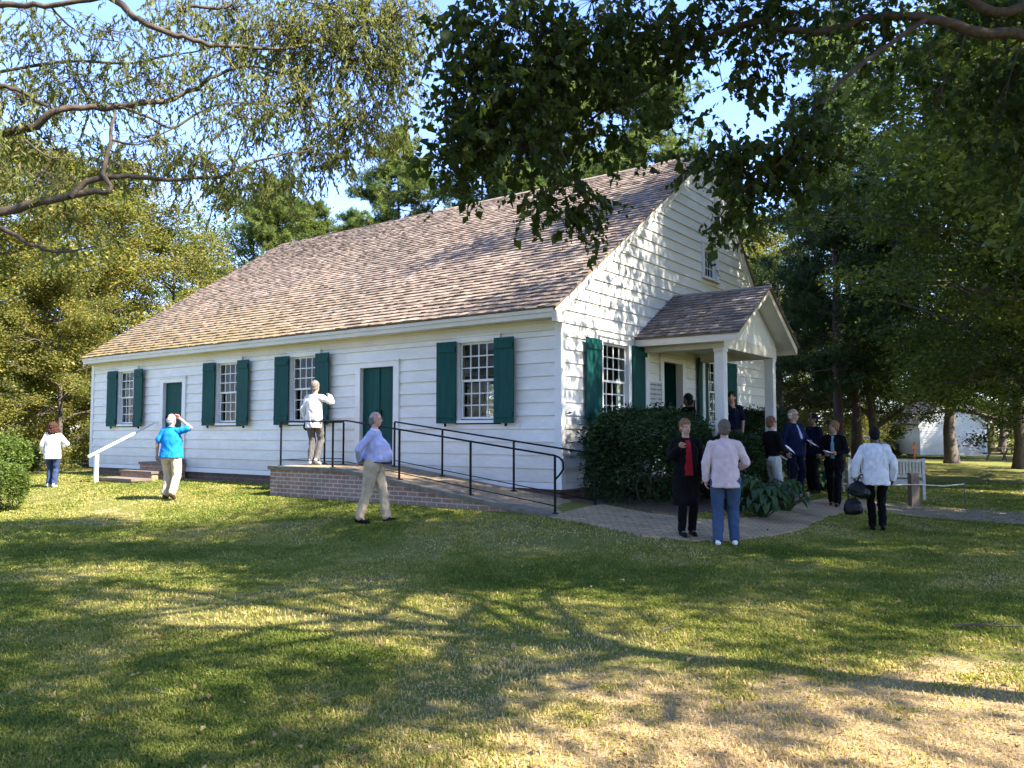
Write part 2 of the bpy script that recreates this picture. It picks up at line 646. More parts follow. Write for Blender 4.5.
def drape(name, edge_a, edge_b, mat, lift, label, thick=0.03, nacross=10, nalong=10, edge=0.0):
    """A strip between two ground polylines, laid on the ground with a thin edge."""
    def resample(pts, n):
        P = [Vector((p[0], p[1])) for p in pts]
        seg = [(P[i + 1] - P[i]).length for i in range(len(P) - 1)]
        tot = sum(seg)
        res = []
        for k in range(n + 1):
            t = tot * k / n
            i = 0
            while i < len(seg) - 1 and t > seg[i]:
                t -= seg[i]
                i += 1
            res.append(P[i].lerp(P[i + 1], min(1, t / seg[i])))
        return res
    A = resample(edge_a, nalong)
    B = resample(edge_b, nalong)
    mb = MB()
    grid = []
    for a, b_ in zip(A, B):
        row = []
        if edge:
            a = a + Vector((edge * noise.noise((a.x * 2.1, a.y * 2.1, 1.0)), edge * noise.noise((a.x * 2.1, a.y * 2.1, 5.0))))
            b_ = b_ + Vector((edge * noise.noise((b_.x * 2.1, b_.y * 2.1, 1.0)), edge * noise.noise((b_.x * 2.1, b_.y * 2.1, 5.0))))
        for k in range(nacross + 1):
            p = a.lerp(b_, k / nacross)
            row.append((p.x, p.y, ground(p.x, p.y) + lift))
        grid.append(row)
    for i in range(len(grid) - 1):
        for k in range(nacross):
            mb.poly([grid[i][k], grid[i + 1][k], grid[i + 1][k + 1], grid[i][k + 1]])
    rim = [r[0] for r in grid] + grid[-1][1:] + [r[-1] for r in grid[::-1]][1:] + grid[0][::-1][1:-1]
    for i in range(len(rim)):
        a, b_ = rim[i], rim[(i + 1) % len(rim)]
        mb.poly([a, b_, (b_[0], b_[1], b_[2] - thick), (a[0], a[1], a[2] - thick)])
    o = mb.build(name, mat, smooth=False, attr=False)
    tag(o, label, kind='structure')
    return o


# brick walk: front edge and back edge (ground x, y)
WALK_F = [(0.58, 12.11), (1.25, 11.55), (1.76, 11.2), (2.42, 11.05), (3.1, 11.3), (3.75, 11.85), (4.5, 12.75), (5.2, 13.9), (6.1, 15.2), (7.5, 16.5)]
WALK_B = [(1.43, 13.2), (1.75, 12.92), (2.12, 12.6), (2.87, 12.55), (3.5, 12.9), (4.2, 13.7), (4.9, 14.8), (5.5, 15.8), (6.4, 16.9), (7.4, 17.6)]
drape('brick_walk', WALK_F, WALK_B, M['paver'], 0.022, 'herringbone worn brick walk curving from ramp past the porch', nalong=90, nacross=14, edge=0.07)
PATH_F = [(7.3, 15.9), (8.0, 15.2), (9.0, 14.2), (11.0, 13.4), (15.0, 12.8), (24, 12.0)]
PATH_B = [(7.2, 17.7), (8.6, 17.6), (10.0, 16.8), (12.0, 15.8), (16.0, 15.0), (24, 14.6)]
drape('dirt_path', PATH_F, PATH_B, M['dirt'], 0.010, 'brown leaf strewn dirt path running beyond the brick walk', nalong=80, nacross=8, edge=0.25)


def vu(v, u):
    p = hw(v, u)
    return (p.x, p.y)


drape('planting_bed', [vu(-0.30, -1.0), vu(-0.30, -2.0), vu(2.75, -2.6)], [vu(-0.05, -0.06), vu(1.4, -0.06), vu(2.9, -0.06)], M['mulch'], 0.012,
      'brown mulch bed beneath the dark yew beside the gable', nalong=16, nacross=8)
drape('bare_soil', [vu(-0.2, -1.0), vu(-0.2, 3.4)], [vu(-0.02, -1.0), vu(-0.02, 3.4)], M['mulch'], 0.006, 'bare soil strip along the house foundation', nalong=20, nacross=2)


# ------------------------------------------------------------------ meeting house
house = empty('meeting_house', (KX, KY, 0), PI / 2 - TH)
tag(house, 'white clapboard meeting house with green shutters and brown shake roof', 'building')
Z0 = 0.74            # underside of the siding
EAVE_V, EAVE_Z = -0.30, 3.77
SL_F = 0.668
RIDGE_V = 6.6
RIDGE_Z = EAVE_Z + SL_F * (RIDGE_V - EAVE_V)
SL_B = 0.99


def roof_z(v):
    return EAVE_Z + SL_F * (v - EAVE_V) if v <= RIDGE_V else RIDGE_Z - SL_B * (v - RIDGE_V)


EAVE_VB = HW + 0.2
EXPO = 0.232
STEP = 0.021

front_open = []   # (u0, u1, z0, z1)
WIN_L = [1.83, 6.74, 9.55, 14.18]
WIN_HALF, WIN_Z0, WIN_Z1 = 0.44, 1.86, 3.30
for c in WIN_L:
    front_open.append((c - WIN_HALF - 0.11, c + WIN_HALF + 0.11, WIN_Z0 - 0.1, WIN_Z1 + 0.09))
DOORS_L = [(3.98, 4.94, 0.97, 2.95), (11.5, 12.38, 0.95, 2.91)]
for a, b_, z0, z1 in DOORS_L:
    front_open.append((a - 0.15, b_ + 0.15, z0 - 0.25, z1 + 0.10))
GWIN = [(1.9, 0.5), (6.86, 0.5)]
gable_open = []
for c, hwid in GWIN:
    gable_open.append((c - hwid - 0.12, c + hwid + 0.12, WIN_Z0 - 0.1, WIN_Z1 + 0.09))
GDOOR = (3.98, 4.92, 0.76, 3.12)
gable_open.append((GDOOR[0] - 0.16, GDOOR[1] + 0.2, 0.5, GDOOR[3] + 0.12))
ATT = (6.25, 6.98, 5.33, 6.0)
gable_open.append((ATT[0] - 0.12, ATT[1] + 0.14, ATT[2] - 0.1, ATT[3] + 0.09))


def cut(lo, hi, za, zb, opens):
    iv = [(lo, hi)]
    for a, b_, z0, z1 in opens:
        if z0 >= zb - 1e-4 or z1 <= za + 1e-4:
            continue
        nv = []
        for s, e in iv:
            if b_ <= s or a >= e:
                nv.append((s, e))
                continue
            if a > s:
                nv.append((s, a))
            if b_ < e:
                nv.append((b_, e))
        iv = nv
    return iv


def siding(mb, bounds, ztop, opens, place, rng, z0=Z0):
    """bounds(z) -> (lo, hi); place(s, off, z) -> local point; off is outward."""
    row = 0
    z = z0
    rj = random.Random(17)
    while z < ztop - 0.02:
        zt = min(z + EXPO, ztop)
        cuts = sorted({z, zt} | {q for o in opens for q in (o[2], o[3]) if z < q < zt})
        tnt = rng.uniform(0.15, 0.85)
        joints = [rng.uniform(0, 1) for _ in range(3)]
        for za, zb in zip(cuts[:-1], cuts[1:]):
            oa = STEP * (1 - (za - z) / EXPO) + 0.004
            ob = STEP * (1 - (zb - z) / EXPO) + 0.004
            la, ha = bounds(za)
            lb, hb = bounds(zb)
            lo, hi = max(la, lb) - (abs(la - lb)), min(ha, hb) + abs(ha - hb)
            for s, e in cut(lo, hi, za, zb, opens):
                n = max(1, int((e - s) / 0.7))
                mb.poly([place(max(s, la), -0.013, za), place(min(e, ha), -0.013, za), place(min(e, hb), -0.013, zb), place(max(s, lb), -0.013, zb)], 0.0)
                tj = tnt
                oj = 0.0
                for k in range(n):
                    a = s + (e - s) * k / n
                    b_ = s + (e - s) * (k + 1) / n
                    ja = 0.0035 * noise.noise((a * 0.9, row * 7.3, 0.0))
                    jb = 0.0035 * noise.noise((b_ * 0.9, row * 7.3, 0.0))
                    if za > z:
                        ja = jb = 0
                    else:
                        ja += 0.005
                        jb += 0.005
                    aa, ab = max(a, la), max(a, lb)
                    ba, bb = min(b_, ha), min(b_, hb)
                    if ba - aa < 0.002 and bb - ab < 0.002:
                        continue
                    aa = min(aa, ba)
                    ab = min(ab, bb)
                    if rj.random() < 0.16 and k < n - 1:
                        ba -= 0.006
                        bb -= 0.006
                        brk = True
                    else:
                        brk = False
                    tt = tj + 0.25 * (noise.noise((a * 0.35, row * 3.1, 4.0)))
                    mb.poly([place(aa, oa + oj, za + ja), place(ba, oa + oj, za + jb), place(bb, ob + oj * 0.3, zb), place(ab, ob + oj * 0.3, zb)], tt)
                    if za == z:
                        mb.poly([place(aa, -0.012, za - 0.03), place(ba, -0.012, za - 0.03), place(ba, -0.012, za + 0.02), place(aa, -0.012, za + 0.02)], 0.0)
                        mb.poly([place(aa, -0.012, za + ja), place(ba, -0.012, za + jb), place(ba, oa + oj, za + jb), place(aa, oa + oj, za + ja)], tt)
                    if brk:
                        tj = min(1, max(0, tnt + rj.uniform(-0.3, 0.3)))
                        oj = rj.uniform(-0.001, 0.003)
        z = zt
        row += 1


rs = random.Random(3)
mb = MB()
siding(mb, lambda z: (0.10, HL - 0.10), 3.42, front_open, lambda s, o, z: (-o, s, z), rs)
front_wall = mb.build('front_wall', M['clap'], house)
mb = MB()


def gb(z):
    lo = max(0.10, EAVE_V + (z - EAVE_Z) / SL_F + 0.22) if z > 3.5 else 0.10
    hi = min(HW - 0.10, RIDGE_V + (RIDGE_Z - z) / SL_B - 0.2)
    if hi < lo:
        lo = hi = (lo + hi) / 2
    return lo, hi


siding(mb, gb, RIDGE_Z - 0.22, gable_open, lambda s, o, z: (s, -o, z), rs)
gable_wall = mb.build('gable_wall', M['clap'], house)
# rear and far walls: plain sheathing with the same clapboard, real openings at the back windows
back_open = [(c - 0.45, c + 0.45, WIN_Z0, WIN_Z1) for c in (1.9, 4.4, 6.8, 9.6, 14.2)]
mb = MB()
siding(mb, lambda z: (0.0, HL), 3.85, back_open, lambda s, o, z: (HW + o, s, z), rs)
mb.build('back_wall', M['clap'], house)
mb = MB()
siding(mb, lambda z: (max(0.0, gb(z)[0] - 0.1), gb(z)[1] + 0.1), RIDGE_Z - 0.22, [], lambda s, o, z: (s, HL + o, z), rs)
mb.build('end_wall', M['clap'], house)

# inner lining (dark room), real openings so daylight shows through the far windows
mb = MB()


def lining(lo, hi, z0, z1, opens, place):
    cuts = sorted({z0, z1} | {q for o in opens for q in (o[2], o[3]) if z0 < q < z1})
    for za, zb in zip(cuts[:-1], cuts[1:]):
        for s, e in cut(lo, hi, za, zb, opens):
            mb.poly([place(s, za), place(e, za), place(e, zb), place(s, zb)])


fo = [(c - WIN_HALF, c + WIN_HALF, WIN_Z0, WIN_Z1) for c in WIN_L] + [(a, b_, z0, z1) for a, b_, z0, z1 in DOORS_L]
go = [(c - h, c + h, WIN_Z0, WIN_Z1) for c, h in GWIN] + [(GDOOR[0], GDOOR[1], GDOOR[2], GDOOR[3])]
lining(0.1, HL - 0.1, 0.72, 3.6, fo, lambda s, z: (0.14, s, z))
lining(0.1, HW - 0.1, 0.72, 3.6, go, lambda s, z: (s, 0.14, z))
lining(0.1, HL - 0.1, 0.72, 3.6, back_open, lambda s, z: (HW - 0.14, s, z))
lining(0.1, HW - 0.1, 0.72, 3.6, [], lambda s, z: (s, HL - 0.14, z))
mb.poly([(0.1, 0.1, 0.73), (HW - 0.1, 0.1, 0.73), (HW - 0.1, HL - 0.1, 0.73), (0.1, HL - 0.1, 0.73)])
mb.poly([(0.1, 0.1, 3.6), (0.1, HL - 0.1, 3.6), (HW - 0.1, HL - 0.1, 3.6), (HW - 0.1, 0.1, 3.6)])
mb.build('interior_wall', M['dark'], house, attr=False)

# foundation
mb = MB()
for x0, x1, y0, y1 in ((0.03, 0.12, 0.03, HL - 0.03), (0.12, HW - 0.03, 0.03, 0.12), (HW - 0.12, HW - 0.03, 0.12, HL - 0.03), (0.12, HW - 0.12, HL - 0.12, HL - 0.03)):
    mb.box(x0, x1, y0, y1, 0.2, 0.70)
mb.build('foundation', M['brick_dark'], house, attr=False)
# water table and corner boards
mb = MB()
mb.box(-0.045, 0.0, -0.045, HL, 0.63, 0.735)
mb.box(0.0, HW + 0.04, -0.045, 0.0, 0.63, 0.735)
mb.build('water_table', M['trim'], house, attr=False)
for x0, x1, y0, y1, zt in ((-0.036, 0.10, -0.036, 0.10, 3.60), (-0.036, 0.10, HL - 0.10, HL + 0.036, 3.60), (HW - 0.10, HW + 0.036, -0.036, 0.10, 4.0)):
    mb = MB()
    mb.box(x0, x1, y0, y1, 0.738, zt)
    mb.build('corner_board', M['trim'], house, attr=False)

# cornice: frieze, soffit, fascia, crown mould
mb = MB()
mb.box(-0.040, 0.0, 0.102, HL - 0.102, 3.40, 3.56)
mb.box(-0.062, -0.040, 0.0, HL, 3.535, 3.575)
mb.build('frieze', M['cream'], house, attr=False)
mb = MB()
mb.box(-0.265, -0.003, -0.02, HL + 0.02, 3.576, 3.60)
mb.box(-0.293, -0.268, -0.04, HL + 0.04, 3.585, 3.72)
mb.box(-0.315, -0.295, -0.05, HL + 0.05, 3.67, 3.735)
mb.build('cornice', M['cream'], house, attr=False)
# cornice return at the near corner
mb = MB()
mb.box(-0.29, -0.002, -0.115, -0.042, 3.50, 3.70)
mb.build('cornice_return', M['cream'], house, attr=False)


def slope_pt(v, drop):
    return roof_z(v) - drop


# rake boards on the two gable ends
def rake(yout, yin, name='rake_board'):
    for va, vb in ((-0.28, RIDGE_V), (RIDGE_V, EAVE_VB - 0.02)):
        mb = MB()
        k = 6
        for d0, d1, yo in ((0.055, 0.26, yin), (0.05, 0.12, yout)):
            for i in range(k):
                a = va + (vb - va) * i / k
                c = va + (vb - va) * (i + 1) / k
                prof = [(a, yo[0], slope_pt(a, d1)), (c - 0.0001 if c == vb else c, yo[0], slope_pt(c, d1)), (c, yo[0], slope_pt(c, d0)), (a, yo[0], slope_pt(a, d0))]
                mb.prism(prof, (0, yo[0], 0), (0, yo[1], 0))
        mb.build(name, M['trim'], house, attr=False)


rake((-0.085, -0.052), (-0.05, -0.004))
rake((HL + 0.085, HL + 0.052), (HL + 0.05, HL + 0.004))

# roof deck
mb = MB()
for prof in ([(EAVE_V, 0, EAVE_Z - 0.05), (RIDGE_V, 0, RIDGE_Z - 0.05), (RIDGE_V, 0, RIDGE_Z - 0.01), (EAVE_V, 0, EAVE_Z - 0.01)],
             [(RIDGE_V, 0, RIDGE_Z - 0.05), (EAVE_VB, 0, roof_z(EAVE_VB) - 0.05), (EAVE_VB, 0, roof_z(EAVE_VB) - 0.01), (RIDGE_V, 0, RIDGE_Z - 0.01)]):
    prof = [(p[0], -0.10, p[2]) for p in prof]
    mb.prism(prof, (0, 0, 0), (0, HL + 0.20, 0))
roof = mb.build('roof', M['shake'], house)


def shakes(mb, origin, along, up, length, slope_len, expo, rng, wmin=0.09, wmax=0.2, butt=0.029, sag=0.0):
    origin, along, up = Vector(origin), Vector(along).normalized(), Vector(up).normalized()
    nrm = along.cross(up)
    if nrm.z < 0:
        nrm = -nrm
    rows = int(slope_len / expo) + 1
    for r in range(rows):
        s0 = r * expo
        x = -rng.uniform(0, wmax)
        rowt = rng.uniform(-0.08, 0.08)
        wob = rng.uniform(0, 100)
        while x < length:
            w = rng.uniform(wmin, wmax)
            xa, xb = max(0.0, x), min(length, x + w - 0.006)
            x += w
            if xb - xa < 0.01:
                continue
            ja = rng.gauss(0, 0.006) + 0.012 * noise.noise((x * 0.35, wob, r * 0.2))
            t = min(1, max(0, rng.gauss(0.5, 0.21) + rowt))
            h = butt * rng.uniform(0.7, 1.35)
            sa = s0 + ja
            sb = min(slope_len, s0 + expo + 0.03)
            sw = 0.03 * noise.noise((x * 0.12, r * 0.06, 3.0)) * sag
            p0 = origin + along * xa + up * sa + nrm * (h + sw)
            p1 = origin + along * xb + up * sa + nrm * (h * rng.uniform(0.85, 1.15) + sw)
            p2 = origin + along * xb + up * sb + nrm * (0.001 + sw)
            p3 = origin + along * xa + up * sb + nrm * (0.001 + sw)
            mb.poly([p0, p1, p2, p3], t)
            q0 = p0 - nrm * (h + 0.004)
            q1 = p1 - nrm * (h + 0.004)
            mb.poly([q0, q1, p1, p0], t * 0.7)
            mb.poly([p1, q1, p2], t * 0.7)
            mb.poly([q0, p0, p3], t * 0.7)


rs = random.Random(11)
mb = MB()
fl = math.hypot(RIDGE_V - EAVE_V, RIDGE_Z - EAVE_Z)
shakes(mb, (EAVE_V - 0.03, -0.13, EAVE_Z - 0.022), (0, 1, 0), (1, 0, SL_F), HL + 0.26, fl + 0.03, 0.165, rs, sag=1.0)
bl = math.hypot(EAVE_VB - RIDGE_V, RIDGE_Z - roof_z(EAVE_VB))
shakes(mb, (EAVE_VB + 0.03, -0.13, roof_z(EAVE_VB) - 0.03), (0, 1, 0), (-1, 0, SL_B), HL + 0.26, bl + 0.03, 0.3, rs, wmin=0.2, wmax=0.5)
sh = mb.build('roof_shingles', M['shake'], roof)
mb = MB()
mb.prism([(RIDGE_V - 0.12, -0.13, RIDGE_Z - 0.055), (RIDGE_V, -0.13, RIDGE_Z + 0.025), (RIDGE_V + 0.1, -0.13, RIDGE_Z - 0.07), (RIDGE_V, -0.13, RIDGE_Z - 0.012)], (0, 0, 0), (0, HL + 0.26, 0))
mb.build('ridge_cap', M['shake'], roof)


# ------------------------------------------------------------------ windows, shutters, doors
def frame_pt(side):
    """(s, off, z) -> house-local, off outward."""
    if side == 'front':
        return lambda s, o, z: (-o, s, z)
    return lambda s, o, z: (s, -o, z)


def pbox(mb, P, s0, s1, o0, o1, z0, z1, tint=0.5):
    pts = [P(s0, o0, z0), P(s1, o0, z0), P(s1, o1, z0), P(s0, o1, z0), P(s0, o0, z1), P(s1, o0, z1), P(s1, o1, z1), P(s0, o1, z1)]
    n = len(mb.v)
    mb.v.extend(pts)
    for q in ((0, 3, 2, 1), (4, 5, 6, 7), (0, 1, 5, 4), (1, 2, 6, 5), (2, 3, 7, 6), (3, 0, 4, 7)):
        mb.f.append(tuple(n + i for i in q))
        mb.c.append(tint)
        mb.m.append(0)


def window(side, c, half, z0, z1, cols=4, rows=6, casing=0.11, shutters=True, shw=0.46, tilt=(0.05, 0.07), hoff=0.012, stand=0.085):
    P = frame_pt(side)
    mb = MB()
    pbox(mb, P, c - half - casing, c - half, -0.05, 0.052, z0 - 0.02, z1 + 0.10)
    pbox(mb, P, c + half, c + half + casing, -0.05, 0.052, z0 - 0.02, z1 + 0.10)
    pbox(mb, P, c - half, c + half, -0.05, 0.052, z1, z1 + 0.10)
    pbox(mb, P, c - half - casing - 0.02, c + half + casing + 0.02, 0.0, 0.075, z1 + 0.1005, z1 + 0.125)
    pbox(mb, P, c - half - casing - 0.03, c + half + casing + 0.03, -0.05, 0.085, z0 - 0.075, z0 - 0.0205)
    # reveals
    pbox(mb, P, c - half, c - half + 0.012, -0.14, -0.052, z0, z1)
    pbox(mb, P, c + half - 0.012, c + half, -0.14, -0.052, z0, z1)
    w = mb.build('window', M['trim'], house, attr=False)
    mb = MB()
    zm = (z0 + z1) / 2
    for za, zb, o in ((z0, zm + 0.02, -0.045), (zm - 0.02, z1, -0.018)):
        if rows <= 3 and za == z0:
            za, zb = z0, z1
        elif rows <= 3:
            continue
        oo, oi = o, o - 0.026
        pbox(mb, P, c - half + 0.013, c - half + 0.05, oi, oo, za, zb)
        pbox(mb, P, c + half - 0.05, c + half - 0.013, oi, oo, za, zb)
        pbox(mb, P, c - half + 0.05, c + half - 0.05, oi, oo, za, za + 0.042)
        pbox(mb, P, c - half + 0.05, c + half - 0.05, oi, oo, zb - 0.04, zb)
        g0, g1 = c - half + 0.05, c + half - 0.05
        for k in range(1, cols):
            s = g0 + (g1 - g0) * k / cols
            pbox(mb, P, s - 0.011, s + 0.011, oi + 0.003, oo - 0.003, za + 0.042, zb - 0.04)
        h0, h1 = za + 0.042, zb - 0.04
        nr = rows // 2 if rows > 3 else rows
        for k in range(1, nr):
            z = h0 + (h1 - h0) * k / nr
            pbox(mb, P, g0, g1, oi + 0.005, oo - 0.005, z - 0.011, z + 0.011)
    mb.build('sash', M['trim'], w, attr=False)
    mb = MB()
    if rows > 3:
        for za, zb, o in ((z0 + 0.03, zm, -0.058), (zm + 0.01, z1 - 0.02, -0.031)):
            mb.poly([P(c - half + 0.02, o, za), P(c + half - 0.02, o, za), P(c + half - 0.02, o, zb), P(c - half + 0.02, o, zb)])
    else:
        o = -0.058
        mb.poly([P(c - half + 0.02, o, z0 + 0.02), P(c + half - 0.02, o, z0 + 0.02), P(c + half - 0.02, o, z1 - 0.02), P(c - half + 0.02, o, z1 - 0.02)])
    mb.build('pane', M['glass'], w, attr=False)
    if shutters:
        for sgn, t in ((-1, tilt[0]), (1, tilt[1])):
            mb = MB()
            hinge = c + sgn * (half + hoff)
            ca, sa = math.cos(t), math.sin(t)

            def Q(s, o, z, hinge=hinge, sgn=sgn, ca=ca, sa=sa):
                return P(hinge + sgn * (s * ca - o * sa), stand + s * sa + o * ca, z)
            za, zb = z0 - 0.08, z1 + 0.03
            nb = 4
            for k in range(nb):
                pbox(mb, Q, shw * k / nb + 0.0012, shw * (k + 1) / nb - 0.0012, 0, 0.026, za, zb)
            pbox(mb, Q, 0.015, shw - 0.015, 0.0265, 0.044, za + 0.1, za + 0.2)
            pbox(mb, Q, 0.015, shw - 0.015, 0.0265, 0.044, zb - 0.2, zb - 0.1)
            s = mb.build('shutter', M['green'], house, attr=False)
            mb = MB()
            pbox(mb, Q, shw * 0.55, shw * 0.6, -0.03, 0.02, za - 0.06, za - 0.003)
            mb.build('shutter_dog', M['iron'], s, attr=False)


for c in WIN_L:
    window('front', c, WIN_HALF, WIN_Z0, WIN_Z1)
window('gable', GWIN[0][0], GWIN[0][1], WIN_Z0, WIN_Z1, shw=0.57, casing=0.12, tilt=(0.03, 0.03), hoff=0.11, stand=0.062)
window('gable', GWIN[1][0], GWIN[1][1], WIN_Z0, WIN_Z1, shw=0.57, casing=0.12, tilt=(0.03, 0.03), hoff=0.11, stand=0.062)
window('gable', (ATT[0] + ATT[1]) / 2, (ATT[1] - ATT[0]) / 2, ATT[2], ATT[3], cols=4, rows=3, casing=0.11, shutters=False)


def door(side, s0, s1, z0, z1, leaves=1, casing=0.15, open_=False):
    P = frame_pt(side)
    mb = MB()
    pbox(mb, P, s0 - casing, s0, -0.12, 0.05, z0 - 0.2, z1 + 0.11)
    pbox(mb, P, s1, s1 + casing, -0.12, 0.05, z0 - 0.2, z1 + 0.11)
    pbox(mb, P, s0, s1, -0.12, 0.05, z1, z1 + 0.11)
    pbox(mb, P, s0 - casing - 0.02, s1 + casing + 0.02, 0.0, 0.075, z1 + 0.1105, z1 + 0.14)
    mb.build('door_frame', M['trim'], house, attr=False)
    mb = MB()
    pbox(mb, P, s0 - 0.03, s1 + 0.03, -0.12, 0.09, z0 - 0.06, z0 - 0.003)
    mb.build('threshold', M['wood'], house, attr=False)
    w = (s1 - s0) / leaves
    for k in range(leaves):
        mb = MB()
        a, b_ = s0 + k * w + 0.006, s0 + (k + 1) * w - 0.006
        nb = 3 if leaves == 2 else 5
        if open_:
            # leaf folded back into the room
            def Q(s, o, z):
                return P(s1 - 0.02 - (s - a) * 0.12, -0.13 - (s - a) + o * 0.0, z) if False else P(s1 - 0.03 - o, -0.16 - (s - a), z)
        else:
            Q = P
        for i in range(nb):
            x0 = a + (b_ - a) * i / nb
            x1 = a + (b_ - a) * (i + 1) / nb
            pbox(mb, Q, x0 + 0.002, x1 - 0.002, -0.075, -0.04, z0, z1 - 0.005)
        if leaves == 2 and k == 0:
            pbox(mb, Q, b_ - 0.02, b_ + 0.03, -0.039, -0.02, z0, z1 - 0.005)
        d = mb.build('door', M['green'], house, attr=False)
        mb = MB()
        hs = b_ - 0.06 if k == 0 else a + 0.06
        pbox(mb, Q, hs - 0.012, hs + 0.012, -0.04, -0.005, z0 + 0.98, z0 + 1.10)
        mb.build('handle', M['iron'], d, attr=False)


door('front', *DOORS_L[0], leaves=2)
door('front', *DOORS_L[1], leaves=1, casing=0.15)
door('gable', *GDOOR, leaves=1, casing=0.16, open_=True)

# ------------------------------------------------------------------ porch (part of the house)
PV0, PV1, PU = 3.0, 6.0, -1.75         # outer faces of the columns, front plane
PC = (PV0 + PV1) / 2
PE = 1.77                               # half width of the porch roof
PZE, PZR = 3.52, 4.58
ps = (PZR - PZE) / PE
mb = MB()
mb.box(PV0 - 0.05, PV1 + 0.05, PU - 0.08, -0.05, 0.12, 0.64)
porch = mb.build('porch', M['brick_dark'], house, attr=False)
mb = MB()
mb.box(PV0 - 0.1, PV1 + 0.1, PU - 0.12, -0.05, 0.642, 0.74)
mb.build('porch_floor', M['floor'], porch, attr=False)
mb = MB()
mb.box(PV0 + 0.45, PV1 - 0.45, PU - 0.46, PU - 0.122, 0.1, 0.55)
mb.box(PV0 + 0.45, PV1 - 0.45, PU - 0.80, PU - 0.462, 0.1, 0.38)
mb.build('porch_step', M['stone'], porch, attr=False)
for va in (PV0, PV1 - 0.185):
    mb = MB()
    mb.box(va, va + 0.185, PU, PU + 0.185, 0.742, 3.22)
    mb.box(va - 0.02, va + 0.205, PU - 0.02, PU + 0.205, 0.742, 0.90)
    mb.box(va - 0.015, va + 0.20, PU - 0.015, PU + 0.20, 3.16, 3.222)
    mb.build('porch_column', M['trim'], porch, attr=False)
for va in (PV0, PV1 - 0.14):   # pilasters against the wall
    mb = MB()
    mb.box(va, va + 0.14, -0.12, -0.035, 0.742, 3.22)
    mb.build('porch_pilaster', M['trim'], porch, attr=False)
mb = MB()
mb.box(PV0 - 0.02, PV0 + 0.25, PU - 0.02, -0.035, 3.224, 3.44)
mb.box(PV1 - 0.25, PV1 + 0.02, PU - 0.02, -0.035, 3.224, 3.44)
mb.box(PV0 + 0.25, PV1 - 0.25, PU - 0.02, PU + 0.25, 3.224, 3.44)
mb.build('porch_beam', M['cream'], porch, attr=False)
mb = MB()
mb.poly([(PV0 + 0.25, PU + 0.25, 3.40), (PV0 + 0.25, -0.035, 3.40), (PV1 - 0.25, -0.035, 3.40), (PV1 - 0.25, PU + 0.25, 3.40)])
mb.build('porch_ceiling', M['cream'], porch, attr=False)
# pediment panel
mb = MB()
zt = PZR - 0.12
mb.prism([(PV0 - 0.02, PU + 0.0, 3.442), (PV1 + 0.02, PU, 3.442), (PV1 + 0.02, PU, zt - ps * (PV1 + 0.02 - PC)), (PC, PU, zt), (PV0 - 0.02, PU, zt - ps * (PC - PV0 + 0.02))], (0, PU, 0), (0, PU + 0.05, 0))
mb.build('pediment', M['trim'], porch, attr=False)
# roof planes with white soffit, rake and eave fascia
PF = PU - 0.36
mb = MB()
for s in (-1, 1):
    e = PC + s * PE
    prof = [(e, PF, PZE - 0.085), (PC, PF, PZR - 0.085), (PC, PF, PZR - 0.045), (e, PF, PZE - 0.045)]
    mb.prism(prof, (0, PF, 0), (0, -0.035, 0))
mb.build('porch_soffit', M['trim'], porch, attr=False)
for s in (-1, 1):
    mb = MB()
    e = PC + s * (PE + 0.01)
    prof = [(e, 0, PZE - 0.20), (PC, 0, PZR - 0.16), (PC, 0, PZR - 0.04), (e, 0, PZE - 0.04)]
    prof = [(p[0], PF - 0.03, p[2]) for p in prof]
    mb.prism(prof, (0, 0, 0), (0, 0.028, 0))
    mb.build('porch_rake_board', M['cream'], porch, attr=False)
    mb = MB()
    x0, x1 = (e - 0.002, e + 0.022) if s > 0 else (e - 0.022, e + 0.002)
    mb.box(x0 + s * 0.003, x1 + s * 0.003, PF - 0.03, -0.036, PZE - 0.20, PZE - 0.055)
    mb.build('porch_fascia', M['cream'], porch, attr=False)
mb = MB()
psl = math.hypot(PE, PZR - PZE)
for s in (-1, 1):
    e = PC + s * (PE + 0.05)
    prof = [(e, 0, PZE - 0.04 - 0.05 * ps), (PC, 0, PZR - 0.042), (PC, 0, PZR - 0.012), (e, 0, PZE - 0.012 - 0.05 * ps)]
    prof = [(p[0], PF - 0.07, p[2]) for p in prof]
    mb.prism(prof, (0, 0, 0), (0, -PF + 0.03, 0), 0.3)
    shakes(mb, (e, PF - 0.08, PZE - 0.008 - 0.05 * ps), (0, 1, 0), (-s * PE, 0, PZR - PZE), -PF + 0.04, psl + 0.05, 0.135, rs)
mb.prism([(PC - 0.1, PF - 0.08, PZR - 0.05), (PC, PF - 0.08, PZR + 0.025), (PC + 0.1, PF - 0.08, PZR - 0.05), (PC, PF - 0.08, PZR - 0.011)], (0, 0, 0), (0, -PF + 0.04, 0), 0.6)
mb.build('porch_roof', M['shake2'], porch)

# notices beside the door
def notice(name, v0, v1, z0, z1, frame_m, face_m, label):
    r = empty(name, hw((v0 + v1) / 2, -0.04, z0), PI / 2 - TH)
    tag(r, label, 'notice')
    w, h = v1 - v0, z1 - z0
    mb = MB()
    t = 0.03
    for x0, x1, a, b_ in ((-w / 2, -w / 2 + t, 0, h), (w / 2 - t, w / 2, 0, h), (-w / 2 + t, w / 2 - t, 0, t), (-w / 2 + t, w / 2 - t, h - t, h)):
        mb.box(x0, x1, -0.035, 0.0, a, b_)
    mb.build('frame', frame_m, r, attr=False)
    mb = MB()
    mb.box(-w / 2 + t, w / 2 - t, -0.02, 0.0, t, h - t)
    mb.build('board', face_m, r, attr=False)
    if h > 0.4:
        pass


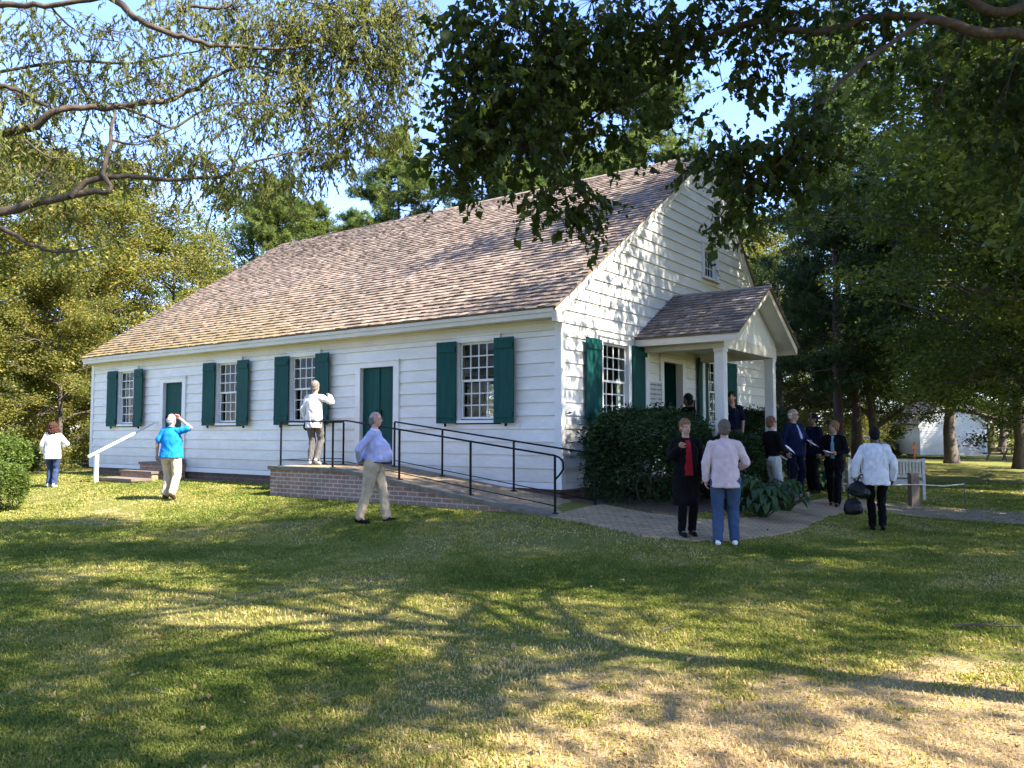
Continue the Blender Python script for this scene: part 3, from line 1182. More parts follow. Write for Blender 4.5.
M['board'] = simple_mat('grey_notice_sheet', (0.42, 0.42, 0.40), 0.6, 0.08)
_nt = M['board'].node_tree
_b = next(n for n in _nt.nodes if n.type == 'BSDF_PRINCIPLED')
_tc = N(_nt, 'TexCoord')
_wv = N(_nt, 'TexWave', wave_type='BANDS', bands_direction='Z')
_wv.inputs['Scale'].default_value = 3.2
_nt.links.new(_tc.outputs['Object'], _wv.inputs[0])
_nz = noise_fac(_nt, 30, 2, 0.5, stretch=(1.6, 1, 0.2))
_ad = N(_nt, 'Math', operation='MULTIPLY')
_nt.links.new(_wv.outputs[1], _ad.inputs[0])
_nt.links.new(_nz, _ad.inputs[1])
_cc = ramp(_nt, _ad.outputs[0], [(0.36, (0.45, 0.45, 0.43)), (0.46, (0.12, 0.12, 0.12))])
_nt.links.new(_cc, _b.inputs['Base Color'])
M['bronze'] = simple_mat('bronze_plaque', (0.10, 0.085, 0.06), 0.4, 0.2, 10, metallic=0.6)
notice('notice_board', 3.24, 3.84, 2.06, 2.68, M['trim'], M['board'], 'white framed printed notice hung on clapboards beside the dark porch doorway')
notice('wall_plaque', 5.2, 5.5, 2.0, 2.34, M['iron'], M['bronze'], 'small dark plaque on the porch wall between doorway and shutter')

# ------------------------------------------------------------------ brick ramp with iron railing
rampo = empty('wheelchair_ramp', hw(0, 0), PI / 2 - TH)
tag(rampo, 'low brick wheelchair ramp with black iron railings along the white wall', 'ramp')


def deck_z(u):
    if u >= 3.7:
        return 0.955
    if u <= -0.95:
        return 0.38
    t = (u + 0.95) / 4.65
    return 0.38 + (0.955 - 0.38) * t


RV = -1.62
us = [-0.95, 0.2, 1.3, 2.5, 3.7, 5.78]
mb = MB()
for a, b_ in zip(us[:-1], us[1:]):
    mb.prism([(RV, a, 0.05), (RV, b_, 0.05), (RV, b_, deck_z(b_) - 0.075), (RV, a, deck_z(a) - 0.075)], (RV, 0, 0), (-0.06, 0, 0))
mb.build('brick_wall', M['brick'], rampo, attr=False)
mb = MB()
for a, b_ in zip(us[:-1], us[1:]):
    mb.prism([(RV - 0.04, a, deck_z(a) - 0.073), (RV - 0.04, b_ + (0.04 if b_ == us[-1] else 0), deck_z(b_) - 0.073), (RV - 0.04, b_ + (0.04 if b_ == us[-1] else 0), deck_z(b_)), (RV - 0.04, a, deck_z(a))], (RV - 0.04, 0, 0), (RV + 0.22, 0, 0))
mb.build('coping', M['coping'], rampo, attr=False)
mb = MB()
for a, b_ in zip(us[:-1], us[1:]):
    mb.prism([(RV + 0.222, a, deck_z(a) - 0.07), (RV + 0.222, b_, deck_z(b_) - 0.07), (RV + 0.222, b_, deck_z(b_) - 0.004), (RV + 0.222, a, deck_z(a) - 0.004)], (RV, 0, 0), (RV + 1.36, 0, 0))
mb.build('deck', M['paver'], rampo, attr=False)


def railing(posts, v, with_end_loop=True, side=None):
    r = MB()
    pts = [(v, u, deck_z(u) + 0.87) for u in posts]
    if 3.7 < max(posts):
        pts = []
        for u in sorted(set(posts + [3.7])):
            if min(posts) <= u <= max(posts):
                pts.append((v, u, deck_z(u) + 0.87))
    else:
        pts = sorted(pts, key=lambda p: p[1])
    if side is not None:
        pts = pts + [side]
    if with_end_loop:
        u0, z0 = pts[0][1], pts[0][2]
        loop = [(v, u0 - 0.08, z0 - 0.03), (v, u0 - 0.15, z0 - 0.10), (v, u0 - 0.15, z0 - 0.20), (v, u0 - 0.08, z0 - 0.29), (v, u0 - 0.005, z0 - 0.36)]
        pts = loop[::-1] + pts
    r.tube(pts, 0.0155, 8)
    rail = r.build('handrail', M['iron'], rampo, smooth=True, attr=False)
    low = MB()
    lp = [(v, u, deck_z(u) + 0.115) for u in sorted(set(posts + ([3.7] if min(posts) < 3.7 < max(posts) else [])))]
    if side is not None:
        lp = lp + [(side[0], side[1], deck_z(side[1]) + 0.115)]
    low.tube(lp, 0.009, 6)
    low.build('lower_rail', M['iron'], rail, smooth=True, attr=False)
    ex = posts + ([side[1]] if False else [])
    for u in ex:
        p = MB()
        p.box(v - 0.014, v + 0.014, u - 0.014, u + 0.014, deck_z(u) - 0.01, deck_z(u) + 0.855)
        p.box(v - 0.04, v + 0.04, u - 0.04, u + 0.04, deck_z(u) - 0.003, deck_z(u) + 0.012)
        p.build('post', M['iron'], rail, attr=False)
    return rail


railing([5.62, 4.10, 2.38, 0.78, -0.86], RV + 0.12, True, side=(-0.32, 5.70, 0.955 + 0.87))
# wall side: short piece left of the door, long piece right of it
rl = railing([5.70, 5.12], -0.32, False)
rl2 = railing([3.66, 2.42, 0.77, -0.86], -0.32, False)

# ------------------------------------------------------------------ steps at the far door with white handrail
st = empty('entry_steps', hw(0, 0), PI / 2 - TH)
tag(st, 'short brick and stone steps up to the single green door', 'steps')
for k, (va, vb, zt) in enumerate(((-0.5, -0.06, 0.86), (-0.95, -0.502, 0.66), (-1.45, -0.952, 0.50))):
    mb = MB()
    mb.box(va, vb, 11.25, 12.6 + 0.1 * k, 0.1, zt - 0.06)
    ris = mb.build('riser', M['brick_warm'], st, attr=False)
    mb = MB()
    mb.box(va - 0.03, vb, 11.22, 12.63 + 0.1 * k, zt - 0.058, zt)
    mb.build('tread', M['stone'], ris, attr=False)
mb = MB()
mb.box(-0.34, -0.05, 11.3, 12.1, 0.862, 0.95)
mb.build('landing', M['wood'], st, attr=False)
mb = MB()
pts = [(-1.72, 12.72, 1.02), (-0.06, 12.60, 1.86)]
mb.prism([(-1.78, 12.66, 0.995), (-1.78, 12.74, 0.995), (-1.78, 12.74, 1.045), (-1.78, 12.66, 1.045)], (-1.78, 0, 0.985), (-0.06, 0, 1.84))
hr = mb.build('handrail', M['trim'], st, attr=False)
mb = MB()
mb.box(-1.62, -1.535, 12.66, 12.74, 0.2, 1.07)
mb.build('post', M['trim'], hr, attr=False)

# ------------------------------------------------------------------ porch step railing
pr = empty('step_railing', hw(3.35, -1.86, 0.74), PI / 2 - TH)
tag(pr, 'thin worn metal handrail sloping down beside the porch steps', 'railing')
mb = MB()
mb.tube([(0, 0.0, 0.86), (0, -0.35, 0.70), (0, -0.95, 0.36)], 0.017, 8)
h = mb.build('handrail', M['greyrail'], pr, smooth=True, attr=False)
mb = MB()
mb.tube([(0, -0.95, 0.36), (0, -1.02, 0.33), (0, -1.12, 0.27), (0, -1.14, 0.19), (0, -1.09, 0.10), (0, -1.0, 0.06)], 0.019, 8)
mb.build('end_curl', M['iron'], h, smooth=True, attr=False)
for yy, za, zb in ((-0.02, 0.0, 0.85), (-0.97, -0.45, 0.35)):
    mb = MB()
    mb.tube([(0, yy, za), (0, yy, zb)], 0.018, 8)
    mb.build('post', M['iron'], h, smooth=True, attr=False)
# ------------------------------------------------------------------ people
def ellip(c, r, n=10, m=14):
    V, F = [], []
    c = Vector(c)
    V.append(tuple(c + Vector((0, 0, -r[2]))))
    for i in range(1, n):
        ph = -PI / 2 + PI * i / n
        for j in range(m):
            th = 2 * PI * j / m
            V.append((c.x + r[0] * math.cos(ph) * math.cos(th), c.y + r[1] * math.cos(ph) * math.sin(th), c.z + r[2] * math.sin(ph)))
    V.append(tuple(c + Vector((0, 0, r[2]))))
    for j in range(m):
        F.append((0, 1 + (j + 1) % m, 1 + j))
    for i in range(n - 2):
        for j in range(m):
            a = 1 + i * m + j
            b = 1 + i * m + (j + 1) % m
            F.append((a, b, b + m, a + m))
    t = len(V) - 1
    o = 1 + (n - 2) * m
    for j in range(m):
        F.append((o + j, o + (j + 1) % m, t))
    return V, F


def capsule(p0, p1, r0, r1, m=12, sq=1.0):
    p0, p1 = Vector(p0), Vector(p1)
    ax = p1 - p0
    L = ax.length
    t = ax / L if L > 1e-6 else Vector((0, 0, 1))
    a = Vector((1, 0, 0)) if abs(t.x) < 0.7 else Vector((0, 1, 0))
    a = (a - t * a.dot(t)).normalized()
    b = t.cross(a)
    V, F = [], []
    rings = []
    for k in range(1, 5):
        ph = -PI / 2 + PI / 2 * k / 4
        rings.append((p0 + t * (r0 * math.sin(ph)), r0 * math.cos(ph)))
    for k in range(0, 4):
        ph = PI / 2 * k / 4
        rings.append((p1 + t * (r1 * math.sin(ph)), r1 * math.cos(ph)))
    V.append(tuple(p0 - t * r0))
    for c, r in rings:
        for j in range(m):
            w = 2 * PI * j / m
            V.append(tuple(c + a * (r * math.cos(w)) + b * (r * sq * math.sin(w))))
    V.append(tuple(p1 + t * r1))
    for j in range(m):
        F.append((0, 1 + (j + 1) % m, 1 + j))
    for i in range(len(rings) - 1):
        for j in range(m):
            q = 1 + i * m + j
            q2 = 1 + i * m + (j + 1) % m
            F.append((q, q2, q2 + m, q + m))
    tI = len(V) - 1
    o = 1 + (len(rings) - 1) * m
    for j in range(m):
        F.append((o + j, o + (j + 1) % m, tI))
    return V, F


def loft(rings, m=20):
    """rings: (z, cx, cy, rx, ry)."""
    V, F = [], []
    for z, cx, cy, rx, ry in rings:
        for j in range(m):
            w = 2 * PI * j / m
            cw, sw = math.cos(w), math.sin(w)
            k = (abs(cw) ** 2.2 + abs(sw) ** 2.2) ** (-1 / 2.2)
            V.append((cx + rx * cw * k, cy + ry * sw * k, z))
    n = len(rings)
    for i in range(n - 1):
        for j in range(m):
            a, b = i * m + j, i * m + (j + 1) % m
            F.append((a, b, b + m, a + m))
    F.append(tuple(range(m - 1, -1, -1)))
    F.append(tuple((n - 1) * m + j for j in range(m)))
    return V, F


def fuse(parts, voxel=0.011, smooth=4, fold=0.0, fscale=(9, 9, 5), seed=0.0, extra=None):
    """Union closed pieces into one continuous surface mesh."""
    V, F = [], []
    for v, f in parts:
        n = len(V)
        V.extend(v)
        F.extend([tuple(n + i for i in q) for q in f])
    me = bpy.data.meshes.new('t')
    me.from_pydata(V, [], F)
    ob = bpy.data.objects.new('t', me)
    COL.objects.link(ob)
    r = ob.modifiers.new('r', 'REMESH')
    r.mode = 'VOXEL'
    r.voxel_size = voxel
    if smooth:
        s = ob.modifiers.new('s', 'SMOOTH')
        s.factor = 0.5
        s.iterations = smooth
    dg = bpy.context.evaluated_depsgraph_get()
    out = bpy.data.meshes.new_from_object(ob.evaluated_get(dg))
    bpy.data.objects.remove(ob)
    bpy.data.meshes.remove(me)
    if fold:
        n = len(out.vertices)
        co = np.empty(n * 3, dtype=np.float32)
        no = np.empty(n * 3, dtype=np.float32)
        out.vertices.foreach_get('co', co)
        out.vertices.foreach_get('normal', no)
        co = co.reshape(-1, 3)
        no = no.reshape(-1, 3)
        d = np.empty(n, dtype=np.float32)
        for i in range(n):
            x, y, z = co[i]
            w = noise.noise((x * 4 + seed, y * 4, z * 4)) * 0.6
            q = noise.noise((x * fscale[0] + seed + w * 2, y * fscale[1] + w, z * fscale[2]))
            q2 = noise.noise((x * fscale[0] * 2.3 + seed, y * fscale[1] * 2.3, z * fscale[2] * 2.0 + 7))
            d[i] = (1 - 2.2 * abs(q)) * fold + q2 * fold * 0.45
        co += no * d[:, None]
        out.vertices.foreach_set('co', co.ravel())
    if extra:
        n = len(out.vertices)
        bm = bmesh.new()
        bm.from_mesh(out)
        for v, f in extra:
            vs = [bm.verts.new(p) for p in v]
            for q in f:
                try:
                    bm.faces.new([vs[i] for i in q])
                except ValueError:
                    pass
        bm.to_mesh(out)
        bm.free()
    out.polygons.foreach_set('use_smooth', np.ones(len(out.polygons), dtype=bool))
    out.update()
    return out


def link_mesh(name, me, mat, parent):
    o = bpy.data.objects.new(name, me)
    me.materials.clear()
    me.materials.append(mat)
    COL.objects.link(o)
    o.parent = parent
    return o


_CM = {}


def cloth(name, col, rough=0.85, var=0.16):
    if name not in _CM:
        _CM[name] = simple_mat(name, col, rough, var, 12, 0.2, 220, spec=0.1)
    return _CM[name]


SKIN = {k: simple_mat('skin_' + k, c, 0.5, 0.1, 20) for k, c in dict(fair=(0.43, 0.25, 0.185), tan=(0.34, 0.19, 0.13), brown=(0.14, 0.075, 0.05), dark=(0.055, 0.03, 0.022)).items()}
EYE = simple_mat('eye', (0.03, 0.022, 0.018), 0.2, 0.1)
LIP = simple_mat('lip', (0.33, 0.12, 0.10), 0.5, 0.1)


def hand_parts(el, wr, curl=0.5, side=1, toward=None):
    """Palm (for fusing) and five separate fingers."""
    el, wr = Vector(el), Vector(wr)
    d = (wr - el).normalized()
    inward = Vector((-side, 0, 0)) if toward is None else Vector(toward).normalized()
    inward = (inward - d * inward.dot(d))
    inward = inward.normalized() if inward.length > 1e-4 else Vector((0, 1, 0))
    acr = d.cross(inward)       # across the palm
    if toward is None and acr.y < 0:
        acr = -acr
    palm = [capsule(wr, wr + d * 0.045 + acr * 0.018, 0.024, 0.026), capsule(wr, wr + d * 0.045 - acr * 0.02, 0.023, 0.024), capsule(wr + d * 0.05 + acr * 0.022, wr + d * 0.065 - acr * 0.022, 0.018, 0.017)]
    fing = []
    for k, (o, L) in enumerate(((0.031, 0.072), (0.011, 0.081), (-0.010, 0.075), (-0.030, 0.058))):
        b = wr + d * 0.062 + acr * o
        c1 = b + (d + inward * curl * 0.5).normalized() * L * 0.5
        c2 = c1 + (d + inward * curl * 2.2).normalized() * L * 0.45
        fing.append(capsule(b, c1, 0.0095, 0.0085, 8))
        fing.append(capsule(c1, c2, 0.0085, 0.007, 8))
    b = wr + d * 0.018 + acr * 0.028
    c1 = b + (d * 0.8 + acr * 0.9 + inward * 0.5).normalized() * 0.038
    c2 = c1 + (d + acr * 0.15 + inward * 0.5).normalized() * 0.03
    fing.append(capsule(b, c1, 0.012, 0.010, 8))
    fing.append(capsule(c1, c2, 0.010, 0.008, 8))
    return palm, fing


def person(pos, yaw, H, label, skin='fair', feet=None, arms=None, lean=0.0, twist=0.0, bulk=1.0, belly=0.0, shoulder=0.168,
           top=None, legs=None, shoe=None, hair=None, head=(0, 0), belt=None, panel=None, seed=1.0, skirt=None, collar=None, patch=None, glasses=False):
    root = empty('person', pos, -R(yaw))
    s = H / 1.75
    root.scale = (s, s, s)
    tag(root, label, 'person')
    sk = SKIN[skin]
    feet = feet or ((-0.10, 0.0, 0, 0), (0.10, 0.0, 0, 0))
    arms = arms or {}
    ly = lambda z: lean * max(0, z - 0.95) / 0.5
    # joints
    hips = [Vector((-0.095, 0, 0.92)), Vector((0.095, 0, 0.92))]
    leg = []
    for k in range(2):
        fx, fy, lift, pitch = feet[k]
        an = Vector((fx, fy, 0.085 + lift))
        h = hips[k]
        v = an - h
        D = v.length
        l1, l2 = 0.43, 0.425
        D = min(D, l1 + l2 - 0.002)
        a = (l1 * l1 - l2 * l2 + D * D) / (2 * D)
        hh = math.sqrt(max(0, l1 * l1 - a * a))
        vd = v.normalized()
        fw = Vector((0, 1, 0))
        fw = (fw - vd * fw.dot(vd)).normalized()
        leg.append((h, h + vd * a + fw * hh, an, pitch))
    shz = 1.39
    sh = [Vector((-shoulder, ly(shz), shz)), Vector((shoulder, ly(shz), shz))]
    if twist:
        for q in sh:
            q.y += math.copysign(1, q.x) * twist
    arm = []
    for k, nm in enumerate(('L', 'R')):
        sg = -1 if k == 0 else 1
        if nm in arms:
            e, w = Vector(arms[nm][0]), Vector(arms[nm][1])
            cu, tw = (arms[nm][2] if len(arms[nm]) > 2 else 0.6), (arms[nm][3] if len(arms[nm]) > 3 else None)
        else:
            e, w, cu, tw = Vector((sg * (shoulder + 0.05), ly(1.2) - 0.03, 1.12)), Vector((sg * (shoulder + 0.055), ly(1) + 0.04, 0.88)), 0.6, None
        arm.append((sh[k], e, w, cu, tw, sg))
    hy = ly(1.62) + 0.015
    hz = 1.625
    turn, nod = R(head[0]), head[1]
    nb = Vector((0, ly(1.45), 1.44))

    def hp(x, y, z):
        c, s_ = math.cos(turn), math.sin(turn)
        y2 = y + 0.0
        zz = z - nod * y
        return (x * c + y2 * s_, hy - x * s_ + y2 * c, hz + zz)

    def hell(x, y, z, r):
        v, f = ellip((x, y, z), r)
        return [hp(*p) for p in v], f

    # body: one continuous skin surface
    parts = [loft([(0.86, 0, 0, 0.12, 0.09), (0.96, 0, 0, 0.14, 0.10), (1.10, 0, ly(1.1), 0.125, 0.09), (1.28, 0, ly(1.28), 0.14, 0.10), (1.40, 0, ly(1.4), 0.12, 0.08), (1.46, 0, ly(1.46), 0.06, 0.055)]),
             capsule(nb, hp(0, -0.012, -0.05), 0.056, 0.052),
             hell(0, -0.012, 0.022, (0.074, 0.094, 0.100)), hell(0, 0.018, -0.035, (0.060, 0.070, 0.085)), hell(0, 0.045, -0.085, (0.036, 0.036, 0.030)),
             hell(0, 0.089, -0.022, (0.014, 0.018, 0.024)), hell(0, 0.092, -0.034, (0.017, 0.016, 0.011)),
             hell(-0.077, -0.008, -0.012, (0.010, 0.018, 0.03)), hell(0.077, -0.008, -0.012, (0.010, 0.018, 0.03)), hell(0, 0.075, 0.012, (0.046, 0.014, 0.010))]
    fingers = []
    for k in range(2):
        h, kn, an, pitch = leg[k]
        parts += [capsule(h, kn, 0.07, 0.05), capsule(kn, an, 0.05, 0.036)]
        parts.append(capsule(an, an + Vector((0, 0.11, -0.055)), 0.034, 0.024))
        s0, e, w, cu, tw, sg = arm[k]
        parts += [capsule(nb + Vector((0, 0, -0.02)), s0, 0.045, 0.048), capsule(s0, e, 0.046, 0.038), capsule(e, w, 0.037, 0.026)]
        p_, f_ = hand_parts(e, w, cu, sg, tw)
        parts += p_
        fingers += f_
    link_mesh('body', fuse(parts, 0.0105, 2, extra=fingers), sk, root)
    for sx in (-1, 1):
        v, f = ellip((sx * 0.029, 0.079, 0.0), (0.012, 0.008, 0.0065), 6, 8)
        mb = MB()
        mb.v = [hp(*p) for p in v]
        mb.f = f
        mb.build('eye', EYE, root, smooth=True, attr=False)
    v, f = ellip((0, 0.081, -0.068), (0.023, 0.007, 0.006), 6, 8)
    mb = MB()
    mb.v = [hp(*p) for p in v]
    mb.f = f
    mb.build('mouth', LIP, root, smooth=True, attr=False)
    if glasses:
        mb = MB()
        for sx in (-1, 1):
            ring = [hp(sx * 0.032 + 0.022 * math.cos(w), 0.098, 0.0 + 0.017 * math.sin(w)) for w in np.linspace(0, 2 * PI, 13)]
            mb.tube(ring, 0.003, 5)
            mb.tube([hp(sx * 0.054, 0.098, 0.004), hp(sx * 0.08, 0.0, 0.004)], 0.003, 5)
        mb.build('glasses', M['iron'], root, attr=False)

    # hair
    if hair:
        st, hm = hair
        if st == 'short':
            hp_ = [hell(0, -0.024, 0.034, (0.082, 0.098, 0.098)), hell(0, -0.05, -0.03, (0.072, 0.060, 0.065))]
        elif st == 'balding':
            hp_ = [hell(0, -0.036, -0.004, (0.0835, 0.078, 0.058)), hell(0, -0.055, -0.04, (0.068, 0.05, 0.05))]
        elif st == 'bob':
            hp_ = [hell(0, -0.022, 0.034, (0.090, 0.104, 0.104)), hell(0, -0.05, -0.05, (0.09, 0.07, 0.09)), hell(-0.075, 0.0, -0.06, (0.025, 0.05, 0.08)), hell(0.075, 0.0, -0.06, (0.025, 0.05, 0.08))]
        elif st == 'bushy':
            hp_ = [hell(0, -0.03, 0.025, (0.115, 0.115, 0.115)), hell(0, -0.055, -0.09, (0.125, 0.085, 0.12)), hell(-0.09, -0.02, -0.08, (0.05, 0.06, 0.10)), hell(0.09, -0.02, -0.08, (0.05, 0.06, 0.10))]
        elif st == 'up':
            hp_ = [hell(0, -0.026, 0.034, (0.087, 0.102, 0.103)), hell(0, -0.085, 0.05, (0.055, 0.05, 0.055)), hell(0, -0.055, -0.03, (0.072, 0.056, 0.06))]
        else:
            hp_ = [hell(0, -0.024, 0.034, (0.082, 0.098, 0.098))]
        link_mesh('hair', fuse(hp_, 0.009, 2, 0.009 if st != 'bushy' else 0.018, (30, 30, 16), seed), hm, root)

    # trousers
    if legs:
        lw = legs.get('w', 1.0)
        g = legs['mat']
        b = bulk
        lp = [loft([(0.80, 0, 0, 0.145 * b, 0.100 * b), (0.90, 0, -0.012, 0.162 * b, 0.122 * b), (0.98, 0, 0.0 + belly * 0.12, 0.152 * b, 0.112 * b + belly * 0.15), (1.03, 0, belly * 0.2, 0.138 * b, 0.098 * b + belly * 0.2)])]
        for k in range(2):
            h, kn, an, pitch = leg[k]
            h2 = h + Vector((math.copysign(0.012, h.x), 0, -0.02))
            bot = an + (kn - an).normalized() * 0.02
            lp += [capsule(h2, kn, 0.090 * lw * b, 0.069 * lw), capsule(kn, bot, 0.069 * lw, 0.060 * lw)]
        link_mesh('trousers', fuse(lp, 0.011, 3, legs.get('fold', 0.010) * 1.25, (11, 11, 5), seed + 3), g, root)
    if belt is not None:
        mb = MB()
        ring = [(0.155 * bulk * math.cos(w), belly * 0.17 + (0.116 * bulk + belly * 0.19) * math.sin(w), 0.965 - 0.022 * math.sin(w)) for w in np.linspace(0, 2 * PI, 33)]
        mb.tube(ring, 0.019, 6)
        mb.build('belt', belt, root, smooth=True, attr=False)
    # shoes
    if shoe:
        for k in range(2):
            h, kn, an, pitch = leg[k]
            c, s_ = math.cos(R(pitch)), math.sin(R(pitch))

            def fp(y, z):
                yy, zz = y, z
                return an + Vector((0, yy * c + zz * s_ * 0, 0)) + Vector((0, zz * s_, -yy * s_ + zz * c))
            sp = [capsule(fp(-0.03, -0.045), fp(0.13, -0.052), 0.041, 0.037), capsule(fp(-0.025, 0.0), fp(0.03, -0.02), 0.042, 0.042), capsule(fp(-0.035, -0.066), fp(0.15, -0.066), 0.018, 0.018), capsule(fp(0.13, -0.055), fp(0.165, -0.062), 0.034, 0.026)]
            link_mesh('shoe', fuse(sp, 0.009, 2), shoe, root)
    # top
    if top:
        g = top['mat']
        hem = top.get('hem', 0.9)
        lo = top.get('loose', 1.0)
        b = bulk * lo
        bl = belly
        zs = [hem, max(hem + 0.03, 0.97), 1.09, 1.22, 1.33, 1.41, 1.455]
        fl = top.get('flare', 1.0)
        rings = [(zs[0], 0, ly(zs[0]) + bl * 0.35, 0.166 * b * fl, 0.122 * b * fl + bl * 0.35),
                 (zs[1], 0, ly(zs[1]) + bl * 0.42, 0.163 * b * (1 + (fl - 1) * 0.5), 0.122 * b + bl * 0.45),
                 (zs[2], 0, ly(zs[2]) + bl * 0.45, 0.155 * b, 0.122 * b + bl * 0.48),
                 (zs[3], 0, ly(zs[3]) + bl * 0.30, 0.160 * b, 0.124 * b + bl * 0.30),
                 (zs[4], 0, ly(zs[4]), (shoulder - 0.008) * min(b, 1.06), 0.112 * b),
                 (zs[5], 0, ly(zs[5]) - 0.004, (shoulder - 0.065), 0.084 * min(b, 1.1)),
                 (zs[6], 0, ly(zs[6]), 0.066, 0.062)]
        tp = [loft(rings)]
        short = top.get('sleeve') == 'short'
        for k in range(2):
            s0, e, w, cu, tw, sg = arm[k]
            tp.append(capsule(nb + Vector((0, -0.012, -0.012)), s0, 0.050, 0.060 * lo))
            if short:
                m_ = s0.lerp(e, 0.72)
                tp.append(capsule(s0, m_, 0.062 * lo, 0.064 * lo))
            else:
                tp.append(capsule(s0, e, 0.061 * lo, 0.051 * lo))
                tp.append(capsule(e, e.lerp(w, top.get('cuff', 0.92)), 0.051 * lo, 0.040 * lo))
        to = link_mesh(top.get('name', 'shirt'), fuse(tp, 0.011, 3, top.get('fold', 0.007) * 1.5, top.get('fs', (10, 10, 5)), seed), g, root)
    if collar is not None:
        mb = MB()
        ring = [(0.066 * math.cos(w), ly(1.46) + 0.062 * math.sin(w) + 0.004, 1.462 + 0.012 * math.sin(w + PI)) for w in np.linspace(0, 2 * PI, 21)]
        mb.tube(ring, 0.017, 6)
        mb.build('collar', collar, root, smooth=True, attr=False)
    if panel is not None:
        pm, pw, z0, z1, pname = panel
        base = rings
        rings = []
        for z in np.linspace(z0, z1, 8):
            t = (z - z0) / (z1 - z0)
            fr = np.interp(z, [q[0] for q in base], [q[2] + q[4] for q in base])
            rings.append((z, 0, fr - 0.036, pw * (1 - 0.35 * t), 0.05))
        link_mesh(pname, fuse([loft(rings)], 0.010, 2, 0.003, (10, 10, 5), seed), pm, root)
    if patch is not None:
        mb = MB()
        mb.box(0.05, 0.12, 0.138 * bulk, 0.150 * bulk, 1.25, 1.285)
        mb.build('name_tag', patch, root, attr=False)
    return root


HAIR = {k: simple_mat('hair_' + k, c, 0.7, 0.5, 60, 0.6, 90, spec=0.15) for k, c in dict(white=(0.62, 0.58, 0.53), grey=(0.17, 0.15, 0.135), greybrown=(0.12, 0.095, 0.075), dark=(0.018, 0.013, 0.011), darkred=(0.055, 0.022, 0.016), blond=(0.20, 0.105, 0.05), auburn=(0.16, 0.075, 0.045), black=(0.008, 0.007, 0.007)).items()}
W_SHIRT = cloth('white_cotton', (0.68, 0.68, 0.69))
P_KH = cloth('khaki_cotton', (0.46, 0.385, 0.285))
P_KH2 = cloth('tan_twill', (0.40, 0.325, 0.22))
P_GREY = cloth('grey_twill', (0.10, 0.094, 0.088))
JEAN = cloth('blue_denim', (0.045, 0.075, 0.135))
JEAN2 = cloth('dark_denim', (0.035, 0.055, 0.12))
BLACK = cloth('black_cloth', (0.004, 0.004, 0.0045))
BLUE = cloth('bright_blue_knit', (0.012, 0.19, 0.60))
LAV = cloth('lavender_cotton', (0.41, 0.42, 0.62))
RED = cloth('red_knit', (0.27, 0.014, 0.022))
PINK = cloth('pale_pink_linen', (0.58, 0.45, 0.45))
NAVY = cloth('navy_wool', (0.008, 0.014, 0.042))
NAVY2 = cloth('dark_navy_twill', (0.005, 0.008, 0.022))
TEALB = cloth('pale_teal_scarf', (0.14, 0.30, 0.34))
LGREY = cloth('pale_grey_trouser', (0.42, 0.42, 0.40))
OLIVE = cloth('olive_brown_twill', (0.07, 0.055, 0.042))
SH_WHITE = cloth('white_leather', (0.72, 0.71, 0.69), 0.5)
SH_BLACK = cloth('black_leather', (0.006, 0.006, 0.006), 0.4)
SH_BROWN = cloth('brown_leather', (0.06, 0.035, 0.022), 0.5)
SH_GREY = cloth('grey_sneaker', (0.25, 0.27, 0.30), 0.6)


def gpos(px, Y, z=None):
    x = px_x(px, Y)
    return (x, Y, ground(x, Y) + 0.004 if z is None else z)


def px_x(px, Y):
    return (px - CX) / FPX * Y


person(gpos(54, 19.9), -8, 1.57, 'woman in white shirt and jeans walking away past the house end', 'fair', feet=((-0.11, 0.10, 0, 0), (0.10, -0.08, 0.0, 6)),
       arms={'L': ((-0.27, -0.02, 1.15), (-0.25, 0.10, 0.93)), 'R': ((0.36, 0.02, 1.17), (0.20, 0.16, 1.10), 0.8)}, bulk=1.08, top=dict(mat=W_SHIRT, hem=0.77, loose=1.1, flare=1.06, fold=0.007),
       legs=dict(mat=JEAN2, w=1.0), shoe=SH_WHITE, hair=('bushy', HAIR['darkred']), seed=2.1)

person(gpos(172, 16.6), 8, 1.73, 'white haired man in bright blue polo shading his eyes with one hand', 'fair', feet=((-0.12, 0.03, 0, 0), (0.17, -0.20, 0.045, 32)),
       arms={'L': ((-0.27, -0.05, 1.14), (-0.30, -0.02, 0.89), 0.6), 'R': ((0.40, 0.04, 1.46), (0.14, 0.07, 1.65), 0.5, (0, -1, -0.3))}, bulk=1.16, belly=0.05, top=dict(mat=BLUE, hem=0.84, loose=1.10, flare=1.13, sleeve='short', fold=0.007),
       legs=dict(mat=P_KH, w=1.14, fold=0.010), shoe=SH_BROWN, hair=('balding', HAIR['white']), head=(12, 0.1), seed=5.3, collar=BLUE)

person(gpos(314, 16.45, 0.962), 24, 1.70, 'man in white shirt peering into a window from the ramp landing', 'fair', feet=((-0.02, -0.06, 0.0, 0), (0.10, -0.02, 0.03, 20)),
       arms={'L': ((-0.27, -0.02, 1.13), (-0.27, 0.10, 0.90), 0.9), 'R': ((0.33, 0.16, 1.30), (0.17, 0.30, 1.43), 0.8)}, lean=0.02, bulk=1.0, top=dict(mat=W_SHIRT, hem=0.77, loose=1.08, flare=1.04, fold=0.008),
       legs=dict(mat=P_GREY, w=0.98), shoe=SH_GREY, hair=('short', HAIR['grey']), seed=8.2)

